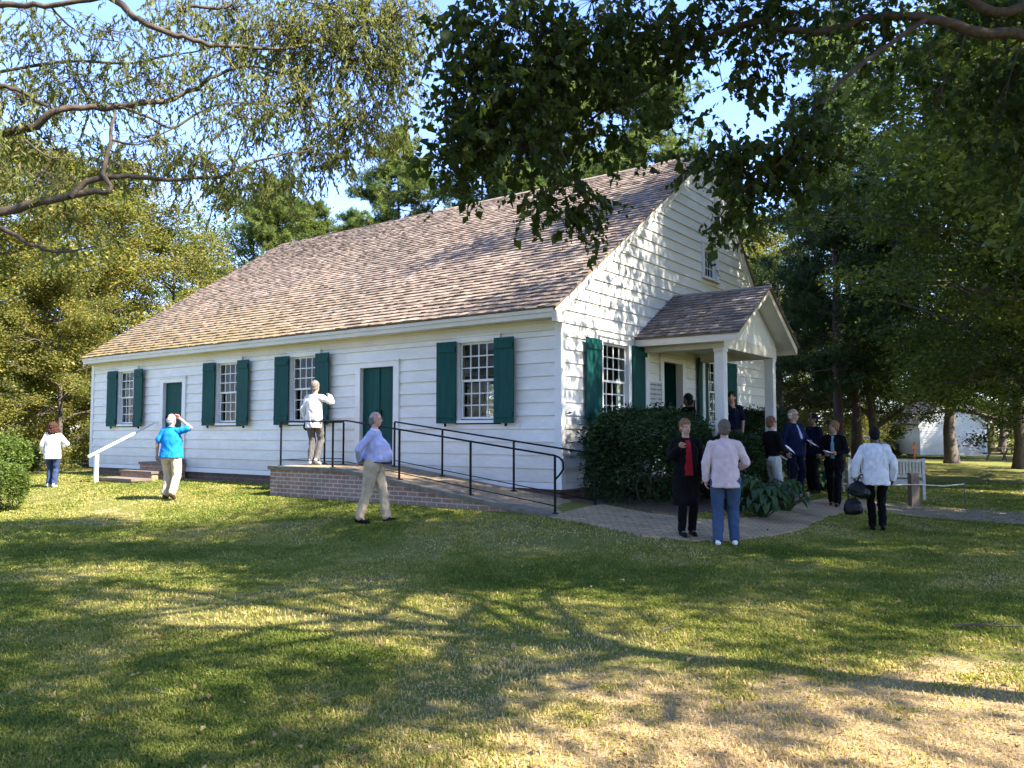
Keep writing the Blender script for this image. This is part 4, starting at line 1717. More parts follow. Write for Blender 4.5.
person(gpos(374, 12.68), 96, 1.72, 'stout man in lavender shirt and khakis strolling with hands behind his back', 'fair', feet=((-0.08, 0.20, 0.0, 0), (0.08, -0.20, 0.0, 6)),
       arms={'L': ((-0.27, -0.17, 1.16), (-0.05, -0.20, 1.00), 0.8, (0, -1, 0)), 'R': ((0.27, -0.17, 1.15), (0.06, -0.215, 0.965), 0.8, (0, -1, 0))}, lean=0.015, bulk=1.12, belly=0.17, shoulder=0.175,
       top=dict(mat=LAV, hem=0.955, loose=1.03, fold=0.006), legs=dict(mat=P_KH2, w=1.16, fold=0.009), belt=SH_BLACK, shoe=SH_BLACK, hair=('balding', HAIR['grey']), head=(0, -0.05), seed=11.7, collar=LAV)

person(gpos(685, 11.35), 172, 1.62, 'woman in red top and long open black coat gesturing with one hand', 'fair', feet=((-0.09, -0.02, 0, 0), (0.09, 0.05, 0, 0)),
       arms={'R': ((0.26, 0.05, 1.16), (0.17, 0.22, 1.33), 0.7, (0, 1, 0)), 'L': ((-0.25, -0.02, 1.14), (-0.24, 0.08, 0.90), 0.6)}, bulk=1.02,
       top=dict(mat=BLACK, hem=0.46, loose=1.12, flare=1.05, name='coat'), panel=(RED, 0.085, 0.90, 1.43, 'blouse'), legs=dict(mat=BLACK, w=0.92), shoe=SH_BLACK, hair=('short', HAIR['blond']), head=(-8, 0.0), seed=14.4)

person(gpos(724, 10.95), 12, 1.68, 'man in pale pink jacket and blue jeans with white sneakers, seen from behind', 'fair', feet=((-0.11, -0.02, 0, 0), (0.12, 0.06, 0, 0)),
       arms={'L': ((-0.26, -0.02, 1.14), (-0.26, 0.03, 0.89), 0.7), 'R': ((0.29, 0.03, 1.15), (0.22, 0.26, 1.08), 0.7)}, lean=0.02, bulk=1.03, shoulder=0.168,
       top=dict(mat=PINK, hem=0.81, loose=1.12, flare=1.05, fold=0.008, name='jacket', fs=(8, 8, 4)), legs=dict(mat=JEAN, w=1.12, fold=0.009), shoe=SH_WHITE, hair=('short', HAIR['greybrown']), seed=17.9, collar=PINK)

q = hw(4.55, -1.25)
person((px_x(732, 17.3), 17.3, 0.742), 205, 1.74, 'man in dark navy polo with white name tag on the porch', 'tan', feet=((-0.1, 0.04, 0, 0), (0.1, -0.03, 0, 0)),
       top=dict(mat=NAVY2, hem=0.94, loose=1.04, sleeve='short'), legs=dict(mat=OLIVE, w=1.05), shoe=SH_BLACK, hair=('short', HAIR['dark']), patch=M['paper'], seed=20.2)

q = hw(4.50, -0.35)
person((q.x, q.y, 0.742), 250, 1.70, 'person in dark clothes standing in the shade of the porch doorway', 'brown', arms={'R': ((0.27, 0.06, 1.15), (0.18, 0.26, 1.08), 0.7)},
       top=dict(mat=BLACK, hem=0.74, loose=1.12, flare=1.1, name='coat'), legs=dict(mat=BLACK, w=1.0), shoe=SH_BLACK, hair=('bob', HAIR['black']), seed=23.2)

person(gpos(771, 14.9), 70, 1.66, 'auburn haired woman in black top and pale trousers holding a white sheet', 'fair', feet=((-0.09, 0.03, 0, 0), (0.09, -0.03, 0, 0)),
       arms={'L': ((-0.24, 0.03, 1.14), (-0.10, 0.26, 1.10), 0.8), 'R': ((0.24, 0.05, 1.13), (0.13, 0.27, 1.08), 0.8)}, top=dict(mat=BLACK, hem=0.93, loose=1.0), legs=dict(mat=LGREY, w=1.12), shoe=SH_BLACK, hair=('short', HAIR['auburn']), head=(6, 0), seed=26.6)

person(gpos(793, 16.7), 150, 1.82, 'bald bearded man in navy blazer and glasses talking beside the porch', 'fair', feet=((-0.11, 0.02, 0, 0), (0.12, -0.04, 0, 0)),
       arms={'L': ((-0.28, 0.06, 1.14), (-0.13, 0.30, 1.08), 0.8), 'R': ((0.27, -0.03, 1.13), (0.26, 0.06, 0.89), 0.6)}, bulk=1.12, belly=0.06, shoulder=0.18,
       top=dict(mat=NAVY, hem=0.82, loose=1.1, flare=1.03, name='blazer'), panel=(LAV, 0.05, 1.15, 1.43, 'shirt'), legs=dict(mat=NAVY2, w=1.1), shoe=SH_BLACK, hair=('balding', HAIR['white']), head=(-30, 0), glasses=True, seed=29.1)

person(gpos(813, 17.9), 250, 1.74, 'dark haired man in dark blue jacket standing behind the blazer wearer', 'brown', arms={'R': ((0.26, 0.10, 1.15), (0.10, 0.30, 1.12), 0.8)},
       top=dict(mat=NAVY2, hem=0.82, loose=1.1, name='jacket'), legs=dict(mat=BLACK, w=1.08), shoe=SH_BLACK, hair=('short', HAIR['black']), seed=32.8)

person(gpos(833, 16.1), 215, 1.68, 'woman in black suit with pale teal scarf looking aside, papers in hand', 'tan', feet=((-0.08, 0.12, 0, 0), (0.08, -0.10, 0.0, 0)),
       arms={'L': ((-0.25, 0.03, 1.13), (-0.10, 0.24, 1.09), 0.8), 'R': ((0.25, 0.03, 1.13), (0.11, 0.25, 1.08), 0.8)}, top=dict(mat=BLACK, hem=0.78, loose=1.06, flare=1.05, name='blazer'), panel=(TEALB, 0.06, 0.98, 1.44, 'scarf'),
       legs=dict(mat=BLACK, w=1.02), shoe=SH_BLACK, hair=('up', HAIR['blond']), head=(35, 0), seed=35.5)

person(gpos(874, 13.25), 18, 1.68, 'person in loose white shirt and black trousers walking off with black bags', 'dark', feet=((-0.06, 0.05, 0, 0), (0.08, -0.08, 0.02, 14)),
       arms={'L': ((-0.30, -0.02, 1.15), (-0.33, -0.02, 0.90), 0.9), 'R': ((0.29, -0.01, 1.13), (0.27, 0.09, 0.87), 0.6)}, lean=0.03, bulk=1.06, top=dict(mat=W_SHIRT, hem=0.78, loose=1.18, flare=1.03, fold=0.010, fs=(8, 8, 4)),
       legs=dict(mat=BLACK, w=0.95), shoe=SH_BLACK, hair=('short', HAIR['black']), seed=38.3)

# ------------------------------------------------------------------ things people carry
def held(name, verts_builder, mat, loc, rot, label, cat):
    o = verts_builder(name, mat)
    o.location = loc
    o.rotation_euler = rot
    tag(o, label, cat)
    return o


def bag_mesh(w, d, h, seed):
    def f(name, mat):
        me = fuse([loft([(0, 0, 0, w * 0.30, d * 0.35), (h * 0.10, 0, 0, w * 0.44, d * 0.5), (h * 0.35, 0, 0, w * 0.5, d * 0.55), (h * 0.7, 0, 0, w * 0.42, d * 0.4), (h * 0.92, 0, 0, w * 0.27, d * 0.2), (h, 0, 0, w * 0.2, d * 0.12)])], 0.012, 2, 0.008, (10, 10, 8), seed)
        r = empty(name)
        link_mesh('pouch', me, mat, r)
        mb = MB()
        for yy in (-0.03, 0.03):
            mb2 = MB()
            mb2.tube([(-w * 0.2, yy, h * 0.9), (-w * 0.13, yy * 0.6, h + 0.10), (0, 0, h + 0.14), (w * 0.13, yy * 0.6, h + 0.10), (w * 0.2, yy, h * 0.9)], 0.009, 6)
            mb2.build('strap', mat, r, smooth=True, attr=False)
        return r
    return f


BAG = simple_mat('black_bag_leather', (0.005, 0.005, 0.005), 0.4, 0.2, 10, 0.2, 60, spec=0.25)
hx, hyy = gpos(874, 13.25)[:2]
held('tote_bag', bag_mesh(0.36, 0.17, 0.25, 1.2), BAG, (hx - 0.28, hyy + 0.05, 0.56), (0, 0.25, -0.3), 'black tote bag held high in the hand of the white shirted walker', 'bag')
held('shoulder_bag', bag_mesh(0.30, 0.18, 0.26, 4.2), BAG, (hx - 0.40, hyy - 0.08, 0.29), (0, -0.12, -0.3), 'black rounded bag hanging lowest beside the black trousers of the walker', 'bag')


def sheet(name, w, h, loc, rot, label):
    mb = MB()
    n = 4
    for i in range(n):
        a, b_ = -w / 2 + w * i / n, -w / 2 + w * (i + 1) / n
        za, zb = 0.012 * math.cos(a / w * 3), 0.012 * math.cos(b_ / w * 3)
        mb.prism([(a, -h / 2, za), (b_, -h / 2, zb), (b_, -h / 2, zb + 0.003), (a, -h / 2, za + 0.003)], (0, 0, 0), (0, h, 0))
    o = mb.build(name, M['paper'], attr=False)
    o.location = loc
    o.rotation_euler = rot
    tag(o, label, 'paper')


def in_hand(px, Y, yaw, x, y, z, s=1.0, base=None):
    g = gpos(px, Y, base)
    c, s_ = math.cos(R(yaw)), math.sin(R(yaw))
    return (g[0] + (x * c + y * s_) * s, g[1] + (-x * s_ + y * c) * s, g[2] + z * s)


sheet('paper_sheet', 0.15, 0.21, in_hand(771, 14.9, 70, 0.04, 0.37, 1.05), (0.5, 0.5, 0.3), 'white folded sheet held by the auburn haired woman')
sheet('paper_sheet', 0.17, 0.23, in_hand(793, 16.7, 150, -0.10, 0.40, 1.10), (0.5, 0.3, 0.6), 'white programme in the hand of the man in the navy blazer')
sheet('paper_sheet', 0.20, 0.16, in_hand(833, 16.1, 215, 0.0, 0.34, 1.06), (0.25, 0.2, 0.4), 'white papers held at waist height by the woman in the black suit')


def cap_mesh(name, mat):
    r = empty(name)
    me = fuse([ellip((0, 0, 0.0), (0.085, 0.10, 0.065)), ellip((0, 0.11, -0.02), (0.075, 0.07, 0.012))], 0.008, 2, 0.003, (12, 12, 12), 2.0)
    link_mesh('crown', me, mat, r)
    return r


CAPM = cloth('dark_cap_cloth', (0.02, 0.022, 0.03))
w_ = in_hand(314, 16.45, 24, -0.27, 0.13, 0.80, 0.97, 0.962)
held('cloth_cap', cap_mesh, CAPM, w_, (1.2, 0.4, 0.6), 'dark cap dangling from the hand of the man at the window', 'cap')
# ------------------------------------------------------------------ foliage helpers
def unit(a):
    return a / np.maximum(np.linalg.norm(a, axis=1, keepdims=True), 1e-9)


def leaf_mesh(name, cent, mat, parent, rng, length=0.1, width=0.06, droop=0.35, upright=0.6, size_var=0.25, direction=None, fold=0.12):
    n = len(cent)
    az = rng.uniform(0, 2 * PI, n)
    d = np.stack([np.cos(az), np.sin(az), -droop + rng.normal(0, 0.35, n)], 1)
    if direction is not None:
        d = d * 0.75 + direction
    d = unit(d)
    nr = np.stack([rng.normal(0, 1, n), rng.normal(0, 1, n), upright + rng.normal(0, 0.6, n) + 0.6], 1)
    nr = unit(nr - d * np.sum(nr * d, 1, keepdims=True))
    s = np.cross(d, nr)
    L = (length * np.exp(rng.normal(0, size_var, n)))[:, None]
    W = L * (width / length) * 0.5
    base = cent - d * L * 0.5
    tip = cent + d * L * 0.5 - nr * L * 0.08
    mid = cent - d * L * 0.06
    a = mid + s * W + nr * L * fold
    b = mid - s * W + nr * L * fold
    v = np.stack([base, a, tip, b], 1).reshape(-1, 3)
    i = np.arange(n)[:, None] * 4
    loops = np.concatenate([i, i + 1, i + 2, i, i + 2, i + 3], 1).ravel()
    t = np.repeat(np.clip(rng.normal(0.45, 0.24, n), 0, 1), 2)
    return np_mesh(name, v, loops, np.full(2 * n, 3), mat, parent, tint=t)


def curve_pts(p0, p1, sag, rng, n=5, wob=0.06):
    p0, p1 = Vector(p0), Vector(p1)
    L = (p1 - p0).length
    out = []
    for i in range(n + 1):
        t = i / n
        p = p0.lerp(p1, t)
        p.z += sag * L * math.sin(PI * t)
        if 0 < i < n:
            p += Vector((rng.gauss(0, wob), rng.gauss(0, wob), rng.gauss(0, wob))) * L * 0.5
        out.append(p)
    return out


def broadleaf(seed, H, base, rx, n_limb, n_leaf, leaf, mat, bark, trunk_r, shape='round', spread=0.42, name='tree', droop=0.3, fine=7, lw=0.55, lean=0.0, low=0.0):
    rng = random.Random(seed)
    nr = np.random.default_rng(seed)
    root = empty(name)
    wood = MB()
    tp = []
    x = y = 0.0
    nseg = 9
    for i in range(nseg + 1):
        t = i / nseg
        tp.append(Vector((x + lean * t * H * 0.2, y, H * 0.86 * t)))
        x += rng.gauss(0, 0.012) * H * 0.35
        y += rng.gauss(0, 0.012) * H * 0.35
    rad = [trunk_r * (1.45 if i == 0 else (1 - 0.88 * (i / nseg) ** 0.9)) for i in range(nseg + 1)]
    tp2 = [tp[0] + Vector((0, 0, -0.25)), tp[0] + Vector((0, 0, 0.25))] + tp[1:]
    rad2 = [trunk_r * 1.6, trunk_r * 1.18] + rad[1:]
    wood.tube(tp2, rad2, 10)

    def trunk_at(h):
        t = min(1, max(0, h / (H * 0.86))) * nseg
        i = min(nseg - 1, int(t))
        return tp[i].lerp(tp[i + 1], t - i)
    cents = []
    wts = []
    for k in range(n_limb):
        f = (k + 0.5) / n_limb
        hz = base + (H - base) * (f ** 0.85)        # height of limb tip
        q = (hz - base) / (H - base)
        if shape == 'round':
            env = rx * math.sqrt(max(0.02, 1 - (1.75 * q - 0.75) ** 2 if q > 0.43 else 1 - (0.55 * (q - 0.43) / 0.43) ** 2))
        elif shape == 'oval':
            env = rx * max(0.08, math.sin(PI * min(1, 0.18 + 0.82 * q)) ** 0.7)
        else:
            env = rx * max(0.1, (1 - q) ** 0.75)
        az = k * 2.39996 + rng.uniform(-0.4, 0.4)
        env *= rng.uniform(0.72, 1.12)
        start_h = max(base * 0.75 + 0.3, hz - env * rng.uniform(0.35, 0.8) + low * env)
        s = trunk_at(min(start_h, H * 0.84))
        e = Vector((s.x + math.cos(az) * env, s.y + math.sin(az) * env, hz))
        pts = curve_pts(s, e, 0.08, rng, 5, 0.05)
        r0 = trunk_r * (0.42 - 0.25 * q)
        wood.tube(pts, [r0 * (1 - 0.85 * i / 5) for i in range(6)], 6, cap=False)
        for j in range(fine):
            t = rng.uniform(0.35, 1.0)
            i = min(4, int(t * 5))
            p = pts[i].lerp(pts[i + 1], t * 5 - i)
            sp = spread * env * rng.uniform(0.45, 1.0) + 0.35
            d = Vector((rng.gauss(0, 1), rng.gauss(0, 1), rng.gauss(0.15, 0.55)))
            d.normalize()
            d += Vector((math.cos(az), math.sin(az), 0)) * 0.35
            q2 = p + d * sp
            bp = curve_pts(p, q2, 0.05, rng, 3, 0.08)
            wood.tube(bp, [r0 * 0.28, r0 * 0.2, r0 * 0.13, r0 * 0.05], 4, cap=False)
            for u in (0.45, 0.75, 1.0, 1.1):
                c = p.lerp(q2, u)
                cents.append((c.x, c.y, c.z))
                wts.append(rng.uniform(0.3, 1.3))
    wood.build('trunk', bark, root, smooth=True)
    cents = np.array(cents)
    wts = np.array(wts)
    pick = nr.choice(len(cents), n_leaf, p=wts / wts.sum())
    rr = nr.uniform(0.22, 0.5, len(cents))[pick][:, None] * (rx / 4.5) ** 0.6
    off = nr.normal(0, 1, (n_leaf, 3))
    off = off / (1 + 0.25 * np.linalg.norm(off, axis=1, keepdims=True))
    P = cents[pick] + off * rr * np.array([1.35, 1.35, 0.75])
    leaf_mesh('crown', P, mat, root, nr, leaf, leaf * lw, droop)
    return root


def pine(seed, H, base, rx, n_whorl, mat, bark, trunk_r, n_tuft=1500, needle=0.2, name='tree', per=16, dens=1.0, shape=0.6, nw=0.02):
    rng = random.Random(seed)
    nr = np.random.default_rng(seed)
    root = empty(name)
    wood = MB()
    nseg = 8
    tp = []
    x = y = 0
    for i in range(nseg + 1):
        tp.append(Vector((x, y, H * i / nseg)))
        x += rng.gauss(0, 0.006) * H * 0.3
        y += rng.gauss(0, 0.006) * H * 0.3
    wood.tube([tp[0] + Vector((0, 0, -0.2))] + tp[1:], [trunk_r * 1.35] + [trunk_r * (1 - 0.93 * i / nseg) for i in range(1, nseg + 1)], 9)
    tuf = []
    for w in range(n_whorl):
        q = (w + rng.uniform(0.1, 0.9)) / n_whorl
        h = base + (H - base) * q
        t = h / H * nseg
        i = min(nseg - 1, int(t))
        s = tp[i].lerp(tp[i + 1], t - i)
        env = rx * ((1 - q) ** shape * 0.85 + 0.15) * min(1, 0.45 + q * 2.2)
        for k in range(rng.choice((3, 4, 5))):
            az = rng.uniform(0, 2 * PI)
            e_ = env * rng.uniform(0.55, 1.1)
            e = s + Vector((math.cos(az) * e_, math.sin(az) * e_, e_ * rng.uniform(-0.12, 0.30)))
            pts = curve_pts(s, e, -0.06, rng, 4, 0.05)
            r0 = trunk_r * 0.25 * (1 - 0.6 * q)
            wood.tube(pts, [r0 * (1 - 0.85 * j / 4) for j in range(5)], 5, cap=False)
            nb = int(5 + e_ * 4 * dens)
            for j in range(nb):
                t2 = rng.uniform(0.3, 1.0)
                i2 = min(3, int(t2 * 4))
                p = pts[i2].lerp(pts[i2 + 1], t2 * 4 - i2)
                d = Vector((rng.gauss(0, 1), rng.gauss(0, 1), rng.gauss(0.1, 0.35))).normalized()
                q2 = p + d * e_ * rng.uniform(0.08, 0.28)
                wood.tube([p, q2], [r0 * 0.2, r0 * 0.08], 3, cap=False)
                for u in (0.5, 0.8, 1.0, 1.15):
                    c = p.lerp(q2, u)
                    tuf.append((c.x, c.y, c.z))
    wood.build('trunk', bark, root, smooth=True)
    tuf = np.array(tuf)
    sel = nr.choice(len(tuf), n_tuft)
    C = tuf[sel] + nr.normal(0, 0.12, (n_tuft, 3))
    C = np.repeat(C, per, 0)
    n = len(C)
    d = unit(nr.normal(0, 1, (n, 3)) + np.array([0, 0, 0.45]))
    L = needle * np.exp(nr.normal(0, 0.2, n))[:, None]
    s = unit(np.cross(d, nr.normal(0, 1, (n, 3))))
    v = np.stack([C - s * nw, C + s * nw, C + d * L], 1).reshape(-1, 3)
    t = np.repeat(np.clip(nr.normal(0.45, 0.2, n_tuft), 0, 1), per)
    t = np.clip(t + nr.normal(0, 0.1, n), 0, 1)
    np_mesh('crown', v, np.arange(3 * n), np.full(n, 3), mat, root, tint=t)
    return root


def place(proto, used, x, y, rot, sc, label, group=None, cat='tree', name=None, zs=None):
    o = proto if not used.get(proto.name) else copy_tree(proto)
    used[proto.name] = True
    o.location = (x, y, ground(x, y) - 0.05)
    o.rotation_euler = (0, 0, rot)
    o.scale = (sc, sc, sc * (zs or 1.0))
    tag(o, label, cat, group)
    return o


# ------------------------------------------------------------------ prototypes
P_YEL = broadleaf(21, 14, 2.2, 4.6, 26, 62000, 0.125, M['leaf_yellow'], M['bark'], 0.26, 'oval', name='deciduous_tree')
P_YEL2 = broadleaf(22, 12, 1.0, 4.2, 24, 56000, 0.12, M['leaf_yellow'], M['bark'], 0.2, 'round', name='deciduous_tree', low=0.3)
P_GRN = broadleaf(23, 15, 2.5, 5.2, 28, 66000, 0.125, M['leaf_green'], M['bark'], 0.3, 'round', name='deciduous_tree')
P_DRK = broadleaf(24, 13, 2.1, 4.8, 28, 70000, 0.115, M['leaf_dark'], M['bark'], 0.32, 'round', name='deciduous_tree', low=0.25)
P_PIN = pine(25, 18, 5.0, 4.6, 34, M['needle'], M['bark_red'], 0.24, n_tuft=15000, needle=0.22, name='pine_tree', per=13, nw=0.018)
P_CON = pine(26, 19, 3.0, 4.0, 26, M['needle_dark'], M['bark_red'], 0.20, n_tuft=8000, needle=0.2, name='pine_tree', per=14, dens=0.8, shape=0.75, nw=0.02)
P_SHR = broadleaf(27, 3.2, 0.25, 1.9, 18, 12000, 0.10, M['leaf_yellow'], M['bark'], 0.05, 'round', name='shrub', fine=5)
USED = {}


def px_x(px, Y):
    return (px - CX) / FPX * Y


def tr(proto, px, Y, rot, sc, label, group=None, cat='tree', zs=None):
    return place(proto, USED, px_x(px, Y), Y, rot, sc, label, group, cat, zs=zs)


# left yellowing woodland edge
tr(P_YEL, 20, 33, 0.3, 1.0, 'tall yellowing broadleaf tree behind the woman in the white shirt')
tr(P_YEL, 110, 37, 2.1, 1.02, 'yellowing broadleaf tree rising just past the far end of the house roof')
tr(P_YEL2, 175, 41, 4.0, 0.98, 'bushy golden tree showing above the lowest corner of the shake roof', zs=1.05)
tr(P_GRN, 62, 44, 1.1, 1.0, 'greener tree standing deep between the yellowing trees')
tr(P_YEL2, -70, 29, 0.9, 1.05, 'yellow leaved tree half cut by the picture edge beyond the round shrubs')
tr(P_YEL2, 60, 30, 5.2, 0.62, 'low golden leaved tree whose branches reach the grass beyond the house corner')
tr(P_DRK, -20, 40, 3.3, 0.85, 'dark tree filling the shade behind the yellow foliage')
tr(P_GRN, 215, 52, 2.7, 0.85, 'small green treetop peeking over the lower roof slope')
# behind the roof
tr(P_PIN, 272, 50, 0.4, 0.98, 'round topped light green pine above the far roof ridge')
tr(P_GRN, 262, 56, 3.1, 1.25, 'leafy green tree next to the light green pine above the roof')
tr(P_PIN, 312, 56, 2.4, 0.98, 'shorter pine tucked to one side of the light green pine')
tr(P_PIN, 398, 48, 1.5, 1.1, 'dark conical pine above the middle of the roof ridge')
tr(P_PIN, 350, 54, 4.4, 0.92, 'low pale pine in the dip between two bigger pines')
tr(P_PIN, 480, 48, 5.0, 1.15, 'tall pine half hidden by hanging leaves above the ridge')
tr(P_PIN, 560, 44, 0.9, 1.3, 'large sunlit pine behind the upper roof')
tr(P_PIN, 645, 46, 3.6, 1.36, 'sunlit pine with open limbs beside the roof peak')
tr(P_YEL, 760, 46, 1.2, 1.0, 'yellow green tree seen past the gable rake')
tr(P_PIN, 725, 56, 2.2, 1.1, 'distant pine over the gable peak')
# right, behind the porch and the standing visitors
tr(P_CON, 838, 31, 0.0, 1.02, 'tall dark pine with bare lower trunk behind the man in the blazer')
tr(P_CON, 856, 34, 2.0, 1.05, 'slimmer dark pine standing close behind the tall pine')
tr(P_DRK, 785, 40, 1.4, 0.8, 'dark broadleaf tree beside the porch gable')
tr(P_YEL2, 800, 47, 2.4, 0.85, 'pale sunlit tree glowing low behind the porch column')
tr(P_GRN, 1062, 30, 4.2, 1.08, 'broad mid green tree with grey limbs above the bench')
tr(P_DRK, 873, 36, 0.8, 0.72, 'low spreading dark tree over the white garden bench', zs=1.35)
tr(P_GRN, 1085, 25, 3.3, 1.1, 'big leafy tree high over the shed')
tr(P_DRK, 1020, 36.5, 2.6, 1.02, 'dark trunked tree at the edge of the sunlit grass strip')
tr(P_DRK, 950, 43, 5.0, 0.98, 'thick trunked tree standing in front of the small white shed', zs=1.5)
tr(P_DRK, 1110, 24, 1.9, 0.85, 'dark tree hanging low foliage near the picnic table')
tr(P_GRN, 1000, 60, 0.5, 0.9, 'sunlit tree behind the picnic table')
tr(P_DRK, 870, 58, 2.9, 0.8, 'dark tree behind the parked cars')
tr(P_GRN, 1085, 52, 4.0, 0.95, 'green tree beyond the dark trunk on the sunlit lawn')
place(P_DRK, USED, 36.5, 45.5, 2.2, 1.0, 'dark tree off past the shed, keeping its gable in shade')
FARL = 'distant leafy tree in the far row closing the view beyond the lawn'
rr = random.Random(99)
BEH = 'tall tree in the grove behind the viewer, mirrored faintly in the window panes'
for k_, (bx, by) in enumerate(((-34, -6), (-30, -20), (-18, -22), (-6, -24), (6, -22), (-42, 8), (-24, -34), (-10, -38), (4, -36), (18, -30), (-46, -24))):
    place((P_DRK, P_GRN)[k_ % 2], USED, bx, by, rr.uniform(0, 6), rr.uniform(0.95, 1.2), BEH, 'grove behind the viewer')
k = 0
for ang in np.linspace(-44, 44, 27):
    Y = rr.uniform(66, 84)
    x = math.tan(R(ang)) * Y
    pr_ = (P_GRN, P_YEL, P_DRK, P_GRN, P_YEL2)[k % 5]
    k += 1
    place(pr_, USED, x, Y, rr.uniform(0, 6), rr.uniform(0.72, 0.95), FARL, 'far trees closing the view', zs=0.9)
SHL = 'low leafy undergrowth shrub at the shaded wood edge'
for px, Y, s in ((-30, 27, 0.8), (30, 38, 1.0), (75, 41, 0.9), (130, 46, 1.0), (-70, 33, 1.0), (860, 50, 0.8), (885, 55, 0.9), (1010, 62, 1.0), (1060, 44, 0.7), (775, 34, 0.7), (815, 36, 0.8)):
    place(P_SHR, USED, px_x(px, Y), Y, rr.uniform(0, 6), s, SHL, 'undergrowth shrubs along the wood edge', 'shrub')


# ------------------------------------------------------------------ near trees with hand-placed limbs
def limb(wood, pts, r0, r1, segs=7, rng=random.Random(1)):
    P = [Vector(p) for p in pts]
    # smooth (Catmull-Rom)
    out = []
    n = len(P)
    for i in range(n - 1):
        p0, p1, p2, p3 = P[max(0, i - 1)], P[i], P[i + 1], P[min(n - 1, i + 2)]
        for s in range(4):
            t = s / 4
            out.append(0.5 * ((2 * p1) + (p2 - p0) * t + (2 * p0 - 5 * p1 + 4 * p2 - p3) * t * t + (3 * p1 - p0 - 3 * p2 + p3) * t ** 3))
    out.append(P[-1])
    m = len(out) - 1
    for i in range(1, m):
        out[i] = out[i] + Vector((rng.gauss(0, 1), rng.gauss(0, 1), rng.gauss(0, 1))) * r0 * 0.22
    wood.tube(out, [(r0 + (r1 - r0) * (i / m)) * rng.uniform(0.92, 1.1) for i in range(m + 1)], segs, cap=False)
    return out


def sprays(wood, nodes, clusters, rng, nr, per_px, twig_len, leaf_gap, droopv, thin):
    """clusters: (px, py, rx, ry, Y, density). Returns leaf centres and directions."""
    C, D = [], []
    hug = 1.0 if leaf_gap > 0.03 else 0.6
    for px, py, rx, ry, Y, den in clusters:
        c = at(px, py, Y)
        hx = rx / FPX * Y
        hz = ry / FPX * Y
        near = min(nodes, key=lambda q: (q - c).length)
        bp = curve_pts(near, c, 0.03, rng, 4, 0.05)
        wood.tube(bp, [thin * 2.2, thin * 1.9, thin * 1.6, thin * 1.3, thin], 5, cap=False)
        nt = max(2, int(per_px * rx * ry * PI * den))
        for _ in range(nt):
            while True:
                a, b_, g_ = rng.uniform(-1, 1), rng.uniform(-1, 1), rng.uniform(-1, 1)
                if a * a + b_ * b_ + g_ * g_ < 1:
                    break
            p = c + Vector((a * hx, g_ * (hx + hz) * 0.55, b_ * hz))
            q = p - c
            d = Vector((q.x * 0.8 + rng.gauss(0, 0.5), q.y * 0.5 + rng.gauss(0, 0.5), rng.gauss(-0.15, 0.35) - droopv))
            d.normalize()
            L = twig_len * rng.uniform(0.6, 1.3)
            if rng.random() < 0.55:
                anchor = bp[rng.choice((2, 3, 4))]
                wood.tube([anchor, anchor.lerp(p, 0.5) + Vector((0, 0, 0.05)), p], [thin * 0.8, thin * 0.6, thin * 0.45], 4, cap=False)
            e = p + d * L + Vector((0, 0, -droopv * L * 0.4))
            wood.tube([p, p.lerp(e, 0.5) + Vector((0, 0, 0.02)), e], [thin * 0.45, thin * 0.35, thin * 0.2], 3, cap=False)
            nl = max(3, int(L / leaf_gap))
            for j in range(nl):
                t = (j + rng.random()) / nl
                side = Vector((rng.gauss(0, 1), rng.gauss(0, 1), rng.gauss(0, 0.5))).normalized()
                lp = p.lerp(e, t) + side * leaf_gap * hug * rng.uniform(0.4, 1.1)
                C.append(tuple(lp))
                dd = (d * 0.6 + side).normalized()
                D.append((dd.x, dd.y, dd.z - droopv))
    return np.array(C), np.array(D)


def blob_leaves(blobs, nr, dens):
    """blobs: (x, y, z, rx, ry, rz). Leaf centres gathered in clumps inside ellipsoids."""
    out = []
    for x, y, z, rx, ry, rz in blobs:
        vol = 4.19 * rx * ry * rz
        nclump = int(vol * 0.55) + 3
        cc = unit(nr.normal(0, 1, (nclump, 3))) * (nr.uniform(0, 1, (nclump, 1)) ** 0.45) * np.array([rx, ry, rz]) + np.array([x, y, z])
        n = int(vol * dens)
        pk = nr.integers(0, nclump, n)
        rad = nr.uniform(0.25, 0.7, nclump)[pk][:, None]
        out.append(cc[pk] + nr.normal(0, 1, (n, 3)) * rad * np.array([0.8, 0.8, 0.5]))
    return np.concatenate(out)


# --- the big tree whose limbs hang over the lawn from the right
rngA = random.Random(41)
nrA = np.random.default_rng(41)
TA = empty('overhanging_tree', (0, 0, 0))
tag(TA, 'large dark leaved tree reaching its limbs over the gable from beyond the frame', 'tree')
wa = MB()
trunkA = limb(wa, [(10.2, 8.4, -0.3), (10.15, 8.4, 1.0), (9.9, 8.45, 2.6), (9.4, 8.5, 4.2), (8.8, 8.4, 5.6), (8.4, 8.0, 7.5), (8.2, 7.6, 9.8), (8.1, 7.2, 12.2)], 0.48, 0.10, 10, rngA)
L1 = [Vector((9.5, 8.5, 3.9)), at(1180, 66, 8.6), at(1080, 44, 8.4), at(1024, 35, 8.2), at(977, 33, 8.2), at(940, 21, 8.2), at(900, 16, 8.3), at(865, 20, 8.4), at(816, 35, 8.5), at(764, 25, 8.6), at(715, 34, 8.8), at(681, 56, 9.0), at(660, 78, 9.1), at(630, 100, 9.2), at(590, 120, 9.3), at(560, 165, 9.2)]
nA = limb(wa, L1, 0.066, 0.012, 8, rngA)
L2 = [at(925, 20, 8.2), at(895, 41, 8.1), at(865, 62, 8.0), at(842, 80, 7.9), at(820, 108, 7.8), at(800, 140, 7.8), at(770, 170, 7.9), at(735, 195, 8.0)]
nA2 = limb(wa, L2, 0.030, 0.009, 7, rngA)
